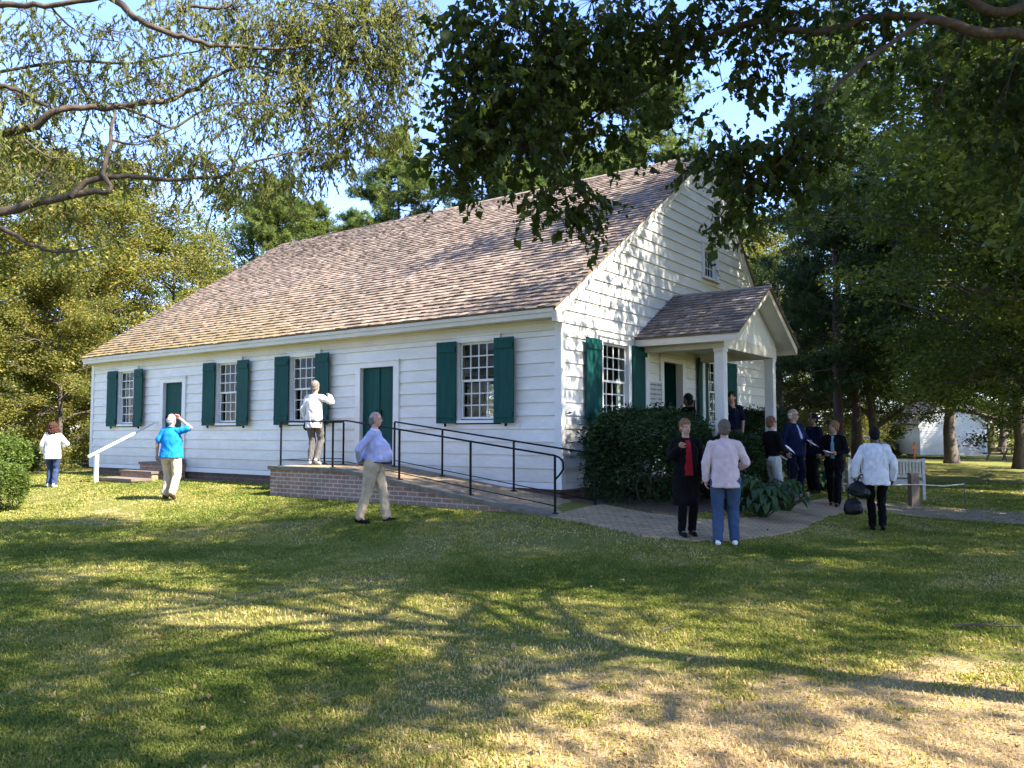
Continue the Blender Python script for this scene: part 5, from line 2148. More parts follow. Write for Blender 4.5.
L3 = [Vector((9.2, 8.5, 4.7)), at(1130, -20, 8.6), at(1010, 12, 8.3), at(960, -6, 8.2), at(900, -30, 8.2), at(800, -50, 8.3), at(680, -40, 8.5), at(560, -20, 8.7), at(500, 20, 8.8), at(470, 80, 8.8)]
nA3 = limb(wa, L3, 0.060, 0.012, 8, rngA)
L4 = [at(560, -20, 8.7), at(540, 40, 8.6), at(545, 110, 8.6), at(565, 160, 8.6), at(585, 200, 8.6)]
nA4 = limb(wa, L4, 0.03, 0.008, 6, rngA)
for e in ((4, 3, 9), (12.5, 4, 10), (13, 11, 9.5), (7, 12.5, 9.5), (5.5, 6, 11), (9, 5, 12.5)):
    limb(wa, [(8.6, 8.2, 6.2), tuple(Vector((8.6, 8.2, 6.6)).lerp(Vector(e), 0.5) + Vector((0, 0, 0.5))), e], 0.16, 0.03, 7, rngA)
clA = [
    (455, 25, 25, 30, 8.8, 0.8), (475, 70, 45, 60, 8.8, 1.0), (520, 30, 65, 45, 8.8, 1.1), (470, 128, 45, 38, 8.7, 1.1), (445, 150, 26, 22, 8.7, 0.9), (455, 178, 22, 16, 8.7, 0.6),
    (520, 100, 55, 45, 8.7, 1.1), (520, 150, 40, 28, 8.6, 0.9), (560, 70, 50, 45, 8.8, 1.0), (555, 190, 34, 22, 8.6, 0.9), (585, 208, 22, 22, 8.6, 1.0), (545, 206, 14, 9, 8.6, 0.8),
    (598, 30, 50, 36, 8.9, 1.1), (605, 90, 42, 36, 9.0, 0.9), (622, 140, 28, 18, 9.0, 0.7), (580, 130, 36, 24, 8.9, 0.8), (650, 20, 50, 26, 9.0, 1.1), (648, 70, 32, 30, 9.0, 0.8), (660, 112, 20, 18, 9.0, 0.6),
    (690, 25, 40, 24, 8.9, 1.0), (740, 8, 50, 18, 8.8, 1.1), (690, 58, 24, 18, 9.0, 0.6), (800, 8, 60, 16, 8.6, 1.1), (760, 55, 26, 34, 8.6, 1.1), (748, 85, 18, 14, 8.6, 0.7), (860, 8, 50, 16, 8.4, 1.0),
    (722, 82, 10, 10, 8.7, 0.6), (790, 45, 14, 12, 8.4, 0.7), (830, 46, 22, 12, 8.3, 0.7),
    (815, 110, 26, 26, 7.9, 1.0), (790, 140, 30, 26, 7.9, 1.2), (770, 165, 34, 28, 8.0, 1.2), (735, 160, 34, 26, 8.2, 1.0), (700, 150, 20, 14, 8.3, 0.7), (720, 125, 20, 14, 8.3, 0.7),
    (800, 180, 22, 18, 7.9, 0.9), (742, 196, 26, 20, 8.1, 1.0), (722, 222, 16, 13, 8.1, 0.9), (708, 238, 8, 7, 8.1, 0.8), (830, 150, 18, 20, 7.9, 0.7), (840, 195, 14, 14, 7.9, 0.6),
    (880, 55, 30, 20, 8.8, 0.6), (930, 64, 40, 24, 8.9, 0.7), (975, 84, 40, 28, 8.9, 0.8), (1015, 80, 36, 34, 8.9, 0.8), (935, 110, 22, 18, 8.6, 0.5), (995, 135, 30, 24, 8.6, 0.6),
    (1030, 150, 34, 40, 8.5, 0.7), (950, 5, 50, 12, 8.9, 1.0), (1015, 10, 40, 14, 8.9, 1.0), (1060, 90, 50, 60, 8.4, 1.0), (1045, 200, 24, 34, 8.3, 0.6),
]
Ca, Da = sprays(wa, nA + nA2 + nA3 + nA4, clA, rngA, nrA, 0.0135, 0.42, 0.036, 0.30, 0.005)
blA = [(8.5, 7.2, 11.0, 5.2, 4.2, 2.6), (13, 5, 9.5, 4, 3.8, 2.6), (12.5, 10.5, 8.5, 3.6, 3.5, 2.4), (7.5, 11.5, 9.3, 3.4, 2.4, 1.7), (3.4, 6.6, 9.6, 2.4, 2.4, 1.2), (-0.3, 5.4, 9.2, 2.4, 2.4, 1.1), (12.5, 8.0, 5.0, 2.2, 2.2, 1.2), (12.8, 2.4, 10.4, 3.2, 1.9, 1.7)]
PA = blob_leaves(blA, nrA, 115)
wa.build('trunk', M['bark_smooth'], TA, smooth=True)
allA = np.concatenate([Ca, PA])
dirA = np.concatenate([Da, np.zeros_like(PA)])
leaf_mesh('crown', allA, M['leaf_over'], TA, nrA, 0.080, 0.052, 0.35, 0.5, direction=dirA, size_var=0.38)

# --- the willow oak on the other side, limbs crossing the upper corner
rngB = random.Random(52)
nrB = np.random.default_rng(52)
TB = empty('willow_oak_tree', (0, 0, 0))
tag(TB, 'airy oak with bare crooked limbs and small olive leaves against blue sky', 'tree')
wb = MB()
limb(wb, [(-11.5, 9.5, -0.3), (-11.4, 9.5, 1.2), (-11.2, 9.6, 3.0), (-10.9, 9.6, 5.2), (-10.6, 9.7, 8.0), (-10.4, 9.9, 11.0), (-10.2, 10, 14)], 0.5, 0.12, 10, rngB)
nB = []
S0 = Vector((-11.0, 9.6, 4.4))
defs = [
    ([S0, at(-120, 160, 9.8), at(0, 133, 10), at(30, 128, 10), at(60, 110, 10), at(105, 105, 10.2), at(150, 103, 10.3), at(190, 92, 10.5), at(215, 75, 10.6), at(245, 67, 10.8), at(300, 72, 11), at(345, 58, 11.3)], 0.085, 0.012),
    ([S0 + Vector((0, 0, -0.5)), at(-90, 235, 9.4), at(0, 212, 9.5), at(50, 201, 9.5), at(90, 192, 9.6), at(112, 187, 9.6), at(103, 172, 9.6), at(110, 142, 9.7), at(115, 110, 9.8)], 0.085, 0.022),
    ([at(70, 197, 9.5), at(95, 178, 9.6), at(140, 177, 9.8), at(180, 180, 10), at(230, 174, 10.2), at(262, 160, 10.4), at(310, 150, 10.6)], 0.055, 0.010),
    ([S0 + Vector((0.2, 0, 2.6)), at(0, -60, 10), at(110, -2, 10), at(140, 20, 10), at(170, 33, 10.1), at(200, 42, 10.2), at(240, 47, 10.4), at(290, 48, 10.7), at(330, 36, 11), at(380, 20, 11.3)], 0.075, 0.012),
    ([S0 + Vector((0.2, 0, 2.0)), at(-30, 8, 9.6), at(45, 5, 9.6), at(100, -2, 9.7)], 0.06, 0.03),
    ([at(-30, 78, 9.6), at(0, 85, 9.7), at(20, 92, 9.8), at(48, 106, 10)], 0.05, 0.03),
    ([at(-60, 225, 9.3), at(0, 228, 9.4), at(30, 245, 9.5), at(60, 252, 9.6), at(95, 246, 9.8)], 0.05, 0.010),
    ([at(115, 105, 10.2), at(150, 118, 10.3), at(172, 128, 10.4), at(200, 112, 10.5), at(228, 103, 10.6), at(290, 108, 10.8), at(340, 122, 11)], 0.03, 0.008),
    ([at(112, 140, 9.7), at(138, 144, 9.9), at(165, 132, 10), at(185, 122, 10.1)], 0.022, 0.008),
    ([at(230, 174, 10.2), at(238, 150, 10.2), at(246, 130, 10.3)], 0.022, 0.006),
    ([at(-40, 80, 10.4), at(60, 62, 10.5), at(130, 63, 10.6), at(180, 54, 10.8), at(230, 44, 11)], 0.035, 0.008),
    ([at(190, 6, 10.6), at(225, 8, 10.8), at(255, -6, 11), at(320, 4, 11.3)], 0.035, 0.012),
    ([at(50, 5, 9.6), at(65, 22, 9.8), at(85, 35, 10), at(120, 42, 10.2)], 0.022, 0.007),
    ([at(25, 140, 9.8), at(45, 155, 9.8), at(60, 158, 9.9), at(95, 160, 10)], 0.02, 0.006),
]
for pts, r0, r1 in defs:
    nB += limb(wb, pts, r0 * 0.72, r1 * 0.8, 7, rngB)
clB = [
    (395, 20, 42, 40, 11.4, 1.1), (340, 45, 60, 45, 11.2, 1.0), (395, 75, 30, 36, 11.4, 1.0), (375, 118, 38, 28, 11.3, 0.9), (340, 140, 32, 26, 11.2, 0.8), (300, 100, 55, 40, 11.0, 0.8), (310, 158, 34, 20, 11.0, 0.8),
    (285, 35, 55, 32, 11.0, 0.8), (230, 62, 48, 34, 10.8, 0.6), (240, 118, 44, 26, 10.6, 0.6), (205, 165, 50, 20, 10.3, 0.8), (265, 176, 40, 16, 10.5, 0.8), (290, 190, 16, 10, 10.6, 0.7), (225, 190, 18, 10, 10.4, 0.6),
    (160, 84, 50, 24, 10.5, 0.5), (150, 145, 55, 24, 10.5, 0.5), (110, 165, 56, 16, 10.3, 0.45), (75, 88, 60, 26, 10.6, 0.6), (55, 150, 55, 26, 10.5, 0.5), (30, 50, 46, 30, 10.3, 0.4), (110, 30, 56, 26, 10.2, 0.35),
    (180, 12, 40, 24, 10.7, 0.7), (235, 12, 50, 24, 11.0, 0.7), (330, 8, 60, 24, 11.3, 0.9), (150, 60, 40, 16, 10.6, 0.5), (20, 105, 40, 24, 10.0, 0.6), (40, 185, 50, 22, 9.9, 0.45), (20, 10, 40, 20, 10.0, 0.4), (-30, 140, 40, 60, 9.8, 0.6),
    (70, 225, 40, 14, 9.8, 0.3), (60, 250, 24, 12, 9.8, 0.4),
]
Cb, Db = sprays(wb, nB, clB, rngB, nrB, 0.036, 0.40, 0.023, 0.42, 0.0055)
blB = [(-10, 10, 12.5, 5, 4.5, 3), (-14, 6, 10, 4, 4, 2.5), (-8, 5.5, 12, 3.5, 3.2, 2)]
PB = blob_leaves(blB, nrB, 34)
wb.build('trunk', M['bark_pale'], TB, smooth=True)
leaf_mesh('crown', np.concatenate([Cb, PB]), M['leaf_oak'], TB, nrB, 0.078, 0.021, 0.6, 0.3, direction=np.concatenate([Db, np.zeros_like(PB)]), fold=0.05)

# --- more of the grove behind the viewer and off to the sunny side (they shade the lawn)
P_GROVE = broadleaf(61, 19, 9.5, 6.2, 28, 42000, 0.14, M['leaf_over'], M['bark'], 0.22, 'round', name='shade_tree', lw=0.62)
place(P_GROVE, USED, 18.5, 6.0, 0.3, 1.05, 'shade tree growing sunward of the overhanging tree, beyond the frame')
place(P_GROVE, USED, 6.2, 3.4, 2.0, 0.88, 'tall shade tree standing close beside the viewer on the lawn')
place(P_GROVE, USED, 10.8, -8.6, 4.4, 1.0, 'tall shade tree behind the viewer on the sunny side')
P_GROVE2 = broadleaf(62, 15, 4.9, 6.0, 28, 90000, 0.125, M['leaf_green'], M['bark'], 0.34, 'round', name='deciduous_tree', lw=0.6)
place(P_GROVE2, USED, 14.3, 13.5, 1.0, 1.17, 'spreading tree whose trunk stands beyond the dirt path, crown dappling the gable')
place(P_GROVE2, USED, 14.8, 19.5, 3.4, 1.0, 'spreading tree with sunlit upper leaves high behind the dirt path')


# ------------------------------------------------------------------ shrubs near the house
def leafy_shrub(name, loc, rx, ry, h, n, mat, leaf, lw, seed, label, cat='shrub', lumps=9, droop=0.1, boxy=0.5, rot=0.0, stems=7, spiky=0.0):
    nr = np.random.default_rng(seed)
    rng = random.Random(seed)
    root = empty(name, loc, rot)
    tag(root, label, cat)
    wood = MB()
    for k in range(stems):
        a = rng.uniform(0, 2 * PI)
        r = rng.uniform(0.3, 0.8)
        e = Vector((math.cos(a) * rx * r, math.sin(a) * ry * r, h * rng.uniform(0.6, 0.95)))
        wood.tube(curve_pts((rng.gauss(0, 0.12 * rx), rng.gauss(0, 0.12 * ry), -0.05), e, 0.0, rng, 4, 0.06), [0.03, 0.025, 0.018, 0.012, 0.006], 5, cap=False)
    wood.build('stem', M['bark'], root, smooth=True)
    d = unit(nr.normal(0, 1, (n, 3)))
    d[:, 2] = np.abs(d[:, 2]) * np.where(nr.random(n) < 0.25, -0.6, 1)
    d = unit(d)
    p = np.abs(d) ** (2.0 / (1 + boxy * 2.5) if boxy else 1)
    d = np.sign(d) * p
    d = d / np.maximum((np.sum(np.abs(d) ** (2 + 2.5 * boxy), 1, keepdims=True)) ** (1 / (2 + 2.5 * boxy)), 1e-6)
    rad = 1 - np.abs(nr.normal(0, 0.11, n))
    lump = np.zeros(n)
    dirs = unit(nr.normal(0, 1, (lumps * 5, 3)))
    du = unit(d)
    for q in dirs:
        s = du @ q
        lump += np.exp(-(1 - s) * 26) * nr.uniform(-0.13, 0.15)
    rad = rad * (1 + lump)
    tw = nr.random(n) < 0.05 + spiky
    rad = np.where(tw, rad + np.abs(nr.normal(0, 0.07 + spiky * 0.2, n)), rad)
    C = d * rad[:, None] * np.array([rx, ry, h * 0.55]) + np.array([0, 0, h * 0.5])
    C = C[C[:, 2] > 0.03]
    leaf_mesh('foliage', C, mat, root, nr, leaf, leaf * lw, droop, 0.3, direction=unit(C - np.array([0, 0, h * 0.4])) * 0.7)
    return root


p = hw(1.35, -1.08)
leafy_shrub('yew_bush', (p.x, p.y, ground(p.x, p.y)), 1.74, 0.82, 1.5, 34000, M['leaf_yew'], 0.075, 0.36, 71, 'large dark clipped yew bush against the gable beside the porch', boxy=0.32, rot=PI / 2 - TH, spiky=0.09)
p = hw(2.9, -1.95)
leafy_shrub('yew_bush', (p.x, p.y, ground(p.x, p.y)), 0.8, 0.6, 1.15, 9000, M['leaf_yew'], 0.075, 0.36, 72, 'smaller dark yew mound in front of the porch column', boxy=0.3, rot=PI / 2 - TH)
p = hw(7.9, -0.75)
leafy_shrub('yew_bush', (p.x, p.y, ground(p.x, p.y)), 1.5, 0.6, 1.6, 14000, M['leaf_yew'], 0.085, 0.33, 73, 'dark yew with spiky tips under the last gable window past the porch', boxy=0.4, rot=PI / 2 - TH, spiky=0.12)
p = at(-2, 508, 16.6)
leafy_shrub('boxwood_shrub', (p.x, p.y, ground(p.x, p.y)), 0.52, 0.52, 0.98, 14000, M['leaf_box'], 0.045, 0.6, 74, 'rounded clipped boxwood shrub on the sunlit lawn', boxy=0.15)
p = at(-8, 470, 24)
leafy_shrub('loose_shrub', (p.x, p.y, ground(p.x, p.y)), 1.2, 1.2, 1.35, 13000, M['leaf_box'], 0.085, 0.5, 75, 'loose bright green shrub behind the clipped boxwood', boxy=0.0, spiky=0.1)


def hosta(x, y, s, seed, label):
    rng = random.Random(seed)
    root = empty('hosta_plant', (x, y, ground(x, y)))
    tag(root, label, 'plant')
    mb = MB()
    for k in range(120):
        a = rng.uniform(0, 2 * PI)
        t = rng.uniform(0.15, 1.0)
        reach = s * (0.15 + 0.62 * t) * rng.uniform(0.85, 1.1)
        hgt = s * (0.62 - 0.42 * t * t) * rng.uniform(0.8, 1.15)
        dx, dy = math.cos(a), math.sin(a)
        base = Vector((dx * 0.05, dy * 0.05, 0.0))
        mid = Vector((dx * reach * 0.55, dy * reach * 0.55, hgt))
        mb.tube([base, base.lerp(mid, 0.5) + Vector((0, 0, 0.05)), mid], [0.007, 0.006, 0.005], 4, 0.6, cap=False)
        L = 0.17 * s * rng.uniform(0.7, 1.3)
        W = L * 0.34
        side = Vector((-dy, dx, 0))
        prev = None
        tnt = rng.random()
        for i in range(6):
            q = i / 5
            w = W * math.sin(PI * min(1, 0.12 + 0.88 * q)) ** 0.8 if q < 1 else 0.004
            c = mid + Vector((dx, dy, 0)) * L * q + Vector((0, 0, 0.05 * math.sin(PI * q) - L * 0.55 * q * q))
            row = (c - side * w + Vector((0, 0, w * 0.35)), c, c + side * w + Vector((0, 0, w * 0.35)))
            if prev:
                mb.poly([prev[0], prev[1], row[1], row[0]], tnt)
                mb.poly([prev[1], prev[2], row[2], row[1]], tnt)
            prev = row
    mb.build('foliage', M['leaf_hosta'], root, smooth=True)
    return root


q = at(762, 506, 13.5)
hosta(q.x, q.y, 0.86, 81, 'big leafed hosta clump at the walk edge beside the man in pink')
q = at(786, 498, 14.6)
hosta(q.x, q.y, 0.8, 82, 'hosta clump below the woman in the black top')
q = at(742, 500, 14.0)
hosta(q.x, q.y, 0.85, 83, 'hosta clump partly behind the man in the pink jacket')
q = at(824, 482, 18.6)
hosta(q.x, q.y, 0.7, 84, 'small green plant low between the dark clad visitors')
# ------------------------------------------------------------------ yard furniture and far things
def bench():
    c = hw(7.95, -3.55)
    r = empty('garden_bench', (c.x, c.y, ground(c.x, c.y)), R(-6))
    tag(r, 'white slatted wooden garden bench on the grass past the brick walk', 'bench')
    W, Hh = 1.66, 0.90
    mb = MB()
    for x in (-W / 2 + 0.03, W / 2 - 0.03):
        mb.box(x - 0.032, x + 0.032, -0.03, 0.03, 0.0, Hh + 0.02)
    rails = mb
    rails.box(-W / 2, W / 2, -0.024, 0.024, Hh - 0.06, Hh)
    rails.box(-W / 2 + 0.06, W / 2 - 0.06, -0.022, 0.022, 0.50, 0.56)
    n = 22
    for i in range(n):
        x = -W / 2 + 0.10 + (W - 0.2) * i / (n - 1)
        rails.box(x - 0.021, x + 0.021, -0.012, 0.012, 0.56, Hh - 0.06)
    rails.build('backrest', M['greywood'], r, attr=False)
    mb = MB()
    for k in range(5):
        mb.box(-W / 2 + 0.065, W / 2 - 0.065, 0.04 + k * 0.085, 0.115 + k * 0.085, 0.415, 0.44)
    mb.build('seat', M['greywood'], r, attr=False)
    for x in (-W / 2 + 0.03, W / 2 - 0.03):
        mb = MB()
        mb.box(x - 0.032, x + 0.032, 0.42, 0.48, 0, 0.64)
        mb.build('leg', M['greywood'], r, attr=False)
        mb = MB()
        mb.box(x - 0.04, x + 0.04, 0.031, 0.50, 0.642, 0.672)
        mb.build('armrest', M['greywood'], r, attr=False)
    mb = MB()
    mb.box(-W / 2 + 0.065, W / 2 - 0.065, 0.43, 0.465, 0.33, 0.412)
    mb.box(-W / 2 + 0.065, W / 2 - 0.065, -0.02, 0.02, 0.34, 0.412)
    mb.build('seat_rail', M['greywood'], r, attr=False)


bench()


def post():
    c = at(914, 500, 17.4)
    r = empty('wooden_post', (c.x, c.y, ground(c.x, c.y)))
    tag(r, 'short weathered wooden post with pale rope on the grass by the bench', 'post')
    mb = MB()
    mb.prism([(-0.085, -0.085, -0.1), (0.085, -0.085, -0.1), (0.085, 0.085, -0.1), (-0.085, 0.085, -0.1)], (0, 0, 0), (0, 0, 0.78))
    mb.prism([(-0.085, -0.085, 0.681), (0.085, -0.085, 0.681), (0.085, 0.085, 0.681), (-0.085, 0.085, 0.681)], (0, 0, 0), (0.0, 0.0, 0.03))
    mb.build('shaft', M['wood'], r, attr=False)
    mb = MB()
    mb.tube([(-1.55, 0.5, 0.47), (-0.8, 0.2, 0.43), (-0.1, -0.098, 0.47), (0.1, -0.098, 0.47), (0.7, 0.1, 0.43), (1.25, 0.3, 0.46)], 0.012, 6)
    mb.build('rope', M['rope'], r, smooth=True, attr=False)
    for x, y in ((-1.55, 0.5), (1.25, 0.3)):
        mb = MB()
        mb.tube([(x, y, -0.1), (x, y, 0.5)], 0.012, 6)
        mb.build('stake', M['wood'], r, attr=False)


post()


def shed():
    Y = 50.0
    xl, xr = px_x(921, Y), px_x(983, Y)
    w = xr - xl
    r = empty('white_shed', ((xl + xr) / 2, Y, 0.15), R(-4))
    tag(r, 'small white weatherboard shed with a gable behind the thick trunk', 'shed')
    D, ez, az = 5.0, 2.15, 3.95
    mb = MB()
    rows = 14
    rr = random.Random(4)

    def edge(z):
        return w / 2 if z <= ez else max(0.02, w / 2 * (1 - (z - ez) / (az - ez)))
    z = 0.12
    while z < az - 0.05:
        z2 = min(az - 0.03, z + 0.145)
        e0, e1 = edge(z), edge(z2)
        t = rr.uniform(0.2, 0.8)
        mb.poly([(-e0, -0.022, z), (e0, -0.022, z), (e1, -0.004, z2), (-e1, -0.004, z2)], t)
        mb.poly([(-e0, 0, z), (e0, 0, z), (e0, -0.022, z), (-e0, -0.022, z)], t)
        if z2 <= ez + 0.1:
            for sx in (-1, 1):
                mb.poly([(sx * (w / 2 + 0.022), 0, z), (sx * (w / 2 + 0.022), D, z), (sx * (w / 2 + 0.004), D, z2), (sx * (w / 2 + 0.004), 0, z2)], t)
        mb.poly([(-e0, D + 0.01, z), (e0, D + 0.01, z), (e1, D, z2), (-e1, D, z2)], t)
        z = z2
    mb.build('wall', M['clap'], r)
    for sx in (-1, 1):
        mb = MB()
        mb.box(sx * w / 2 - 0.08, sx * w / 2 + 0.08, -0.05, -0.024, 0.1, ez)
        mb.build('corner_board', M['trim'], r, attr=False)
    mb = MB()
    for sx in (-1, 1):
        prof = [(sx * (w / 2 + 0.22), -0.15, ez - 0.22 * (az - ez) / (w / 2)), (0, -0.15, az), (0, -0.15, az + 0.1), (sx * (w / 2 + 0.22), -0.15, ez - 0.22 * (az - ez) / (w / 2) + 0.1)]
        mb.prism(prof, (0, 0, 0), (0, D + 0.3, 0))
    mb.build('roof', M['shake2'], r)
    for sx in (-1, 1):
        mb = MB()
        prof = [(sx * (w / 2 + 0.2), -0.18, ez - 0.42), (0, -0.18, az - 0.18), (0, -0.18, az - 0.01), (sx * (w / 2 + 0.2), -0.18, ez - 0.24)]
        mb.prism(prof, (0, 0, 0), (0, 0.026, 0))
        mb.build('rake_board', M['trim'], r, attr=False)


shed()


def picnic_table():
    Y = 47.0
    r = empty('picnic_table', (px_x(1003, Y), Y, 0.0), R(20))
    tag(r, 'grey wooden picnic table on the lawn past the shed corner', 'table')
    mb = MB()
    for k in range(5):
        mb.box(-0.9, 0.9, -0.37 + k * 0.15, -0.23 + k * 0.15, 0.72, 0.76)
    mb.build('tabletop', M['wood'], r, attr=False)
    for y in (-0.78, 0.78):
        mb = MB()
        mb.box(-0.9, 0.9, y - 0.14, y + 0.14, 0.43, 0.47)
        mb.build('bench_seat', M['wood'], r, attr=False)
    for x in (-0.65, 0.65):
        mb = MB()
        for s in (-1, 1):
            mb.prism([(x - 0.04, s * 0.70, 0), (x + 0.04, s * 0.70, 0), (x + 0.04, s * 0.62, 0), (x - 0.04, s * 0.62, 0)], (0, s * 0.66, 0), (0, s * 0.3, 0.715))
        mb.box(x - 0.035, x + 0.035, -0.85, 0.85, 0.37, 0.427)
        mb.build('leg', M['wood'], r, attr=False)


picnic_table()


def marker():
    Y = 44.0
    r = empty('marker_post', (px_x(913, Y), Y, 0.0))
    tag(r, 'slim orange marker post on the grass near the shed', 'post')
    om = simple_mat('orange_plastic', (0.75, 0.20, 0.04), 0.5, 0.05)
    mb = MB()
    mb.tube([(0, 0, -0.05), (0, 0, 1.1)], [0.05, 0.045], 10)
    mb.build('shaft', om, r, smooth=True, attr=False)
    mb = MB()
    mb.tube([(0, 0, 0.0), (0, 0, 0.05), (0, 0, 0.09)], [0.17, 0.16, 0.06], 12)
    mb.build('base', om, r, attr=False)
    mb = MB()
    mb.box(-0.12, 0.12, -0.055, -0.05, 0.75, 0.95)
    mb.build('plate', om, r, attr=False)


marker()


M['greyrail2'] = simple_mat('dull_rim', (0.1, 0.1, 0.1), 0.4)


def car(px, Y, rot, col, label):
    r = empty('parked_car', (px_x(px, Y), Y, 0.0), rot)
    tag(r, label, 'car', 'parked cars under the far trees')
    pm, nt, b, out = new_mat('car_paint')
    b.inputs['Base Color'].default_value = (*col, 1)
    b.inputs['Roughness'].default_value = 0.3
    b.inputs['Metallic'].default_value = 0.3
    b.inputs['Coat Weight'].default_value = 0.6
    prof = [(-2.2, 0.35), (-2.25, 0.7), (-2.05, 0.92), (-1.6, 1.0), (-0.95, 1.42), (0.55, 1.45), (1.15, 1.02), (2.05, 0.86), (2.25, 0.62), (2.2, 0.35)]
    me = bpy.data.meshes.new('body')
    bm = bmesh.new()
    rows = []
    for y, k in ((-0.86, 0.0), (-0.80, 1.0), (0.80, 1.0), (0.86, 0.0)):
        row = []
        for x, z in prof:
            zz = z if k else (min(z, 0.93) if z > 0.5 else z)
            ins = 0.10 if (z > 1.2 and abs(y) > 0.5) else 0
            row.append(bm.verts.new((x * (0.985 if not k else 1), y - math.copysign(ins, y), zz)))
        rows.append(row)
    for a, b_ in zip(rows[:-1], rows[1:]):
        for i in range(len(prof)):
            j = (i + 1) % len(prof)
            bm.faces.new((a[i], a[j], b_[j], b_[i]))
    bm.faces.new(rows[0][::-1])
    bm.faces.new(rows[-1])
    bm.to_mesh(me)
    bm.free()
    link_mesh('body', me, pm, r)
    gl = simple_mat('car_glass', (0.02, 0.025, 0.03), 0.08, 0.05)
    for s in (-1, 1):
        mb = MB()
        mb.poly([(-1.35, s * 0.835, 1.0), (0.95, s * 0.835, 1.02), (0.45, s * 0.72, 1.38), (-0.85, s * 0.72, 1.36)])
        mb.build('side_window', gl, r, attr=False)
    for xa, za, xb, zb in ((0.62, 1.405, 1.12, 1.06), (-1.52, 1.045, -1.02, 1.385)):
        mb = MB()
        mb.poly([(xa + 0.03, -0.66, za + 0.012), (xa + 0.03, 0.66, za + 0.012), (xb + 0.03, 0.72, zb + 0.012), (xb + 0.03, -0.72, zb + 0.012)])
        mb.build('windscreen', gl, r, attr=False)
    for x in (-1.4, 1.4):
        for s in (-1, 1):
            mb = MB()
            mb.tube([(x, s * 0.70, 0.32), (x, s * 0.88, 0.32)], 0.32, 16)
            wv = mb.build('wheel', M['iron'], r, attr=False)
            mb = MB()
            mb.tube([(x, s * 0.882, 0.32), (x, s * 0.89, 0.32)], 0.19, 12)
            mb.build('rim', M['greyrail2'], wv, attr=False)
    for s in (-1, 1):
        mb = MB()
        mb.box(2.20, 2.262, s * 0.6 - 0.14, s * 0.6 + 0.14, 0.62, 0.72)
        mb.build('headlight', M['paper'], r, attr=False)
    return r


car(862, 54, R(8), (0.14, 0.14, 0.145), 'silver car parked in shade beyond the slatted bench')
car(884, 57, R(4), (0.02, 0.022, 0.025), 'black car parked in shade between silver car and shed')


# ------------------------------------------------------------------ lawn detail
def in_poly_walk(x, y):
    v = (x - KX) * VX + (y - KY) * VY
    u = (x - KX) * UX + (y - KY) * UY
    house_ = (v > -0.25) & (v < HW + 0.2) & (u > -0.05) & (u < HL)
    ramp_ = (v > -1.72) & (v < 0.1) & (u > -1.0) & (u < 5.85)
    steps_ = (v > -1.5) & (v < 0) & (u > 11.2) & (u < 12.75)
    bed_ = (v > -0.1) & (v < 2.9) & (u > -2.3) & (u < 0)
    porch_ = (v > 2.9) & (v < 6.1) & (u > -2.6) & (u < 0)
    P = np.array(WALK_F + WALK_B[::-1])
    P2 = np.array(PATH_F + PATH_B[::-1])

    def inside(P):
        r = np.zeros(len(x), dtype=bool)
        j = len(P) - 1
        for i in range(len(P)):
            xi, yi, xj, yj = P[i, 0], P[i, 1], P[j, 0], P[j, 1]
            c = ((yi > y) != (yj > y)) & (x < (xj - xi) * (y - yi) / (yj - yi + 1e-12) + xi)
            r ^= c
            j = i
        return r
    return house_ | ramp_ | steps_ | bed_ | porch_ | inside(P), inside(P2)


def vnoise(x, y, seed, sc):
    """cheap smooth value noise"""
    rg = np.random.default_rng(seed)
    T = rg.random((256, 256))
    xs, ys = x * sc + 1000, y * sc + 1000
    i, j = np.floor(xs).astype(int), np.floor(ys).astype(int)
    fx, fy = xs - i, ys - j
    fx, fy = fx * fx * (3 - 2 * fx), fy * fy * (3 - 2 * fy)
    g = lambda a, b: T[a % 256, b % 256]
    return (g(i, j) * (1 - fx) + g(i + 1, j) * fx) * (1 - fy) + (g(i, j + 1) * (1 - fx) + g(i + 1, j + 1) * fx) * fy


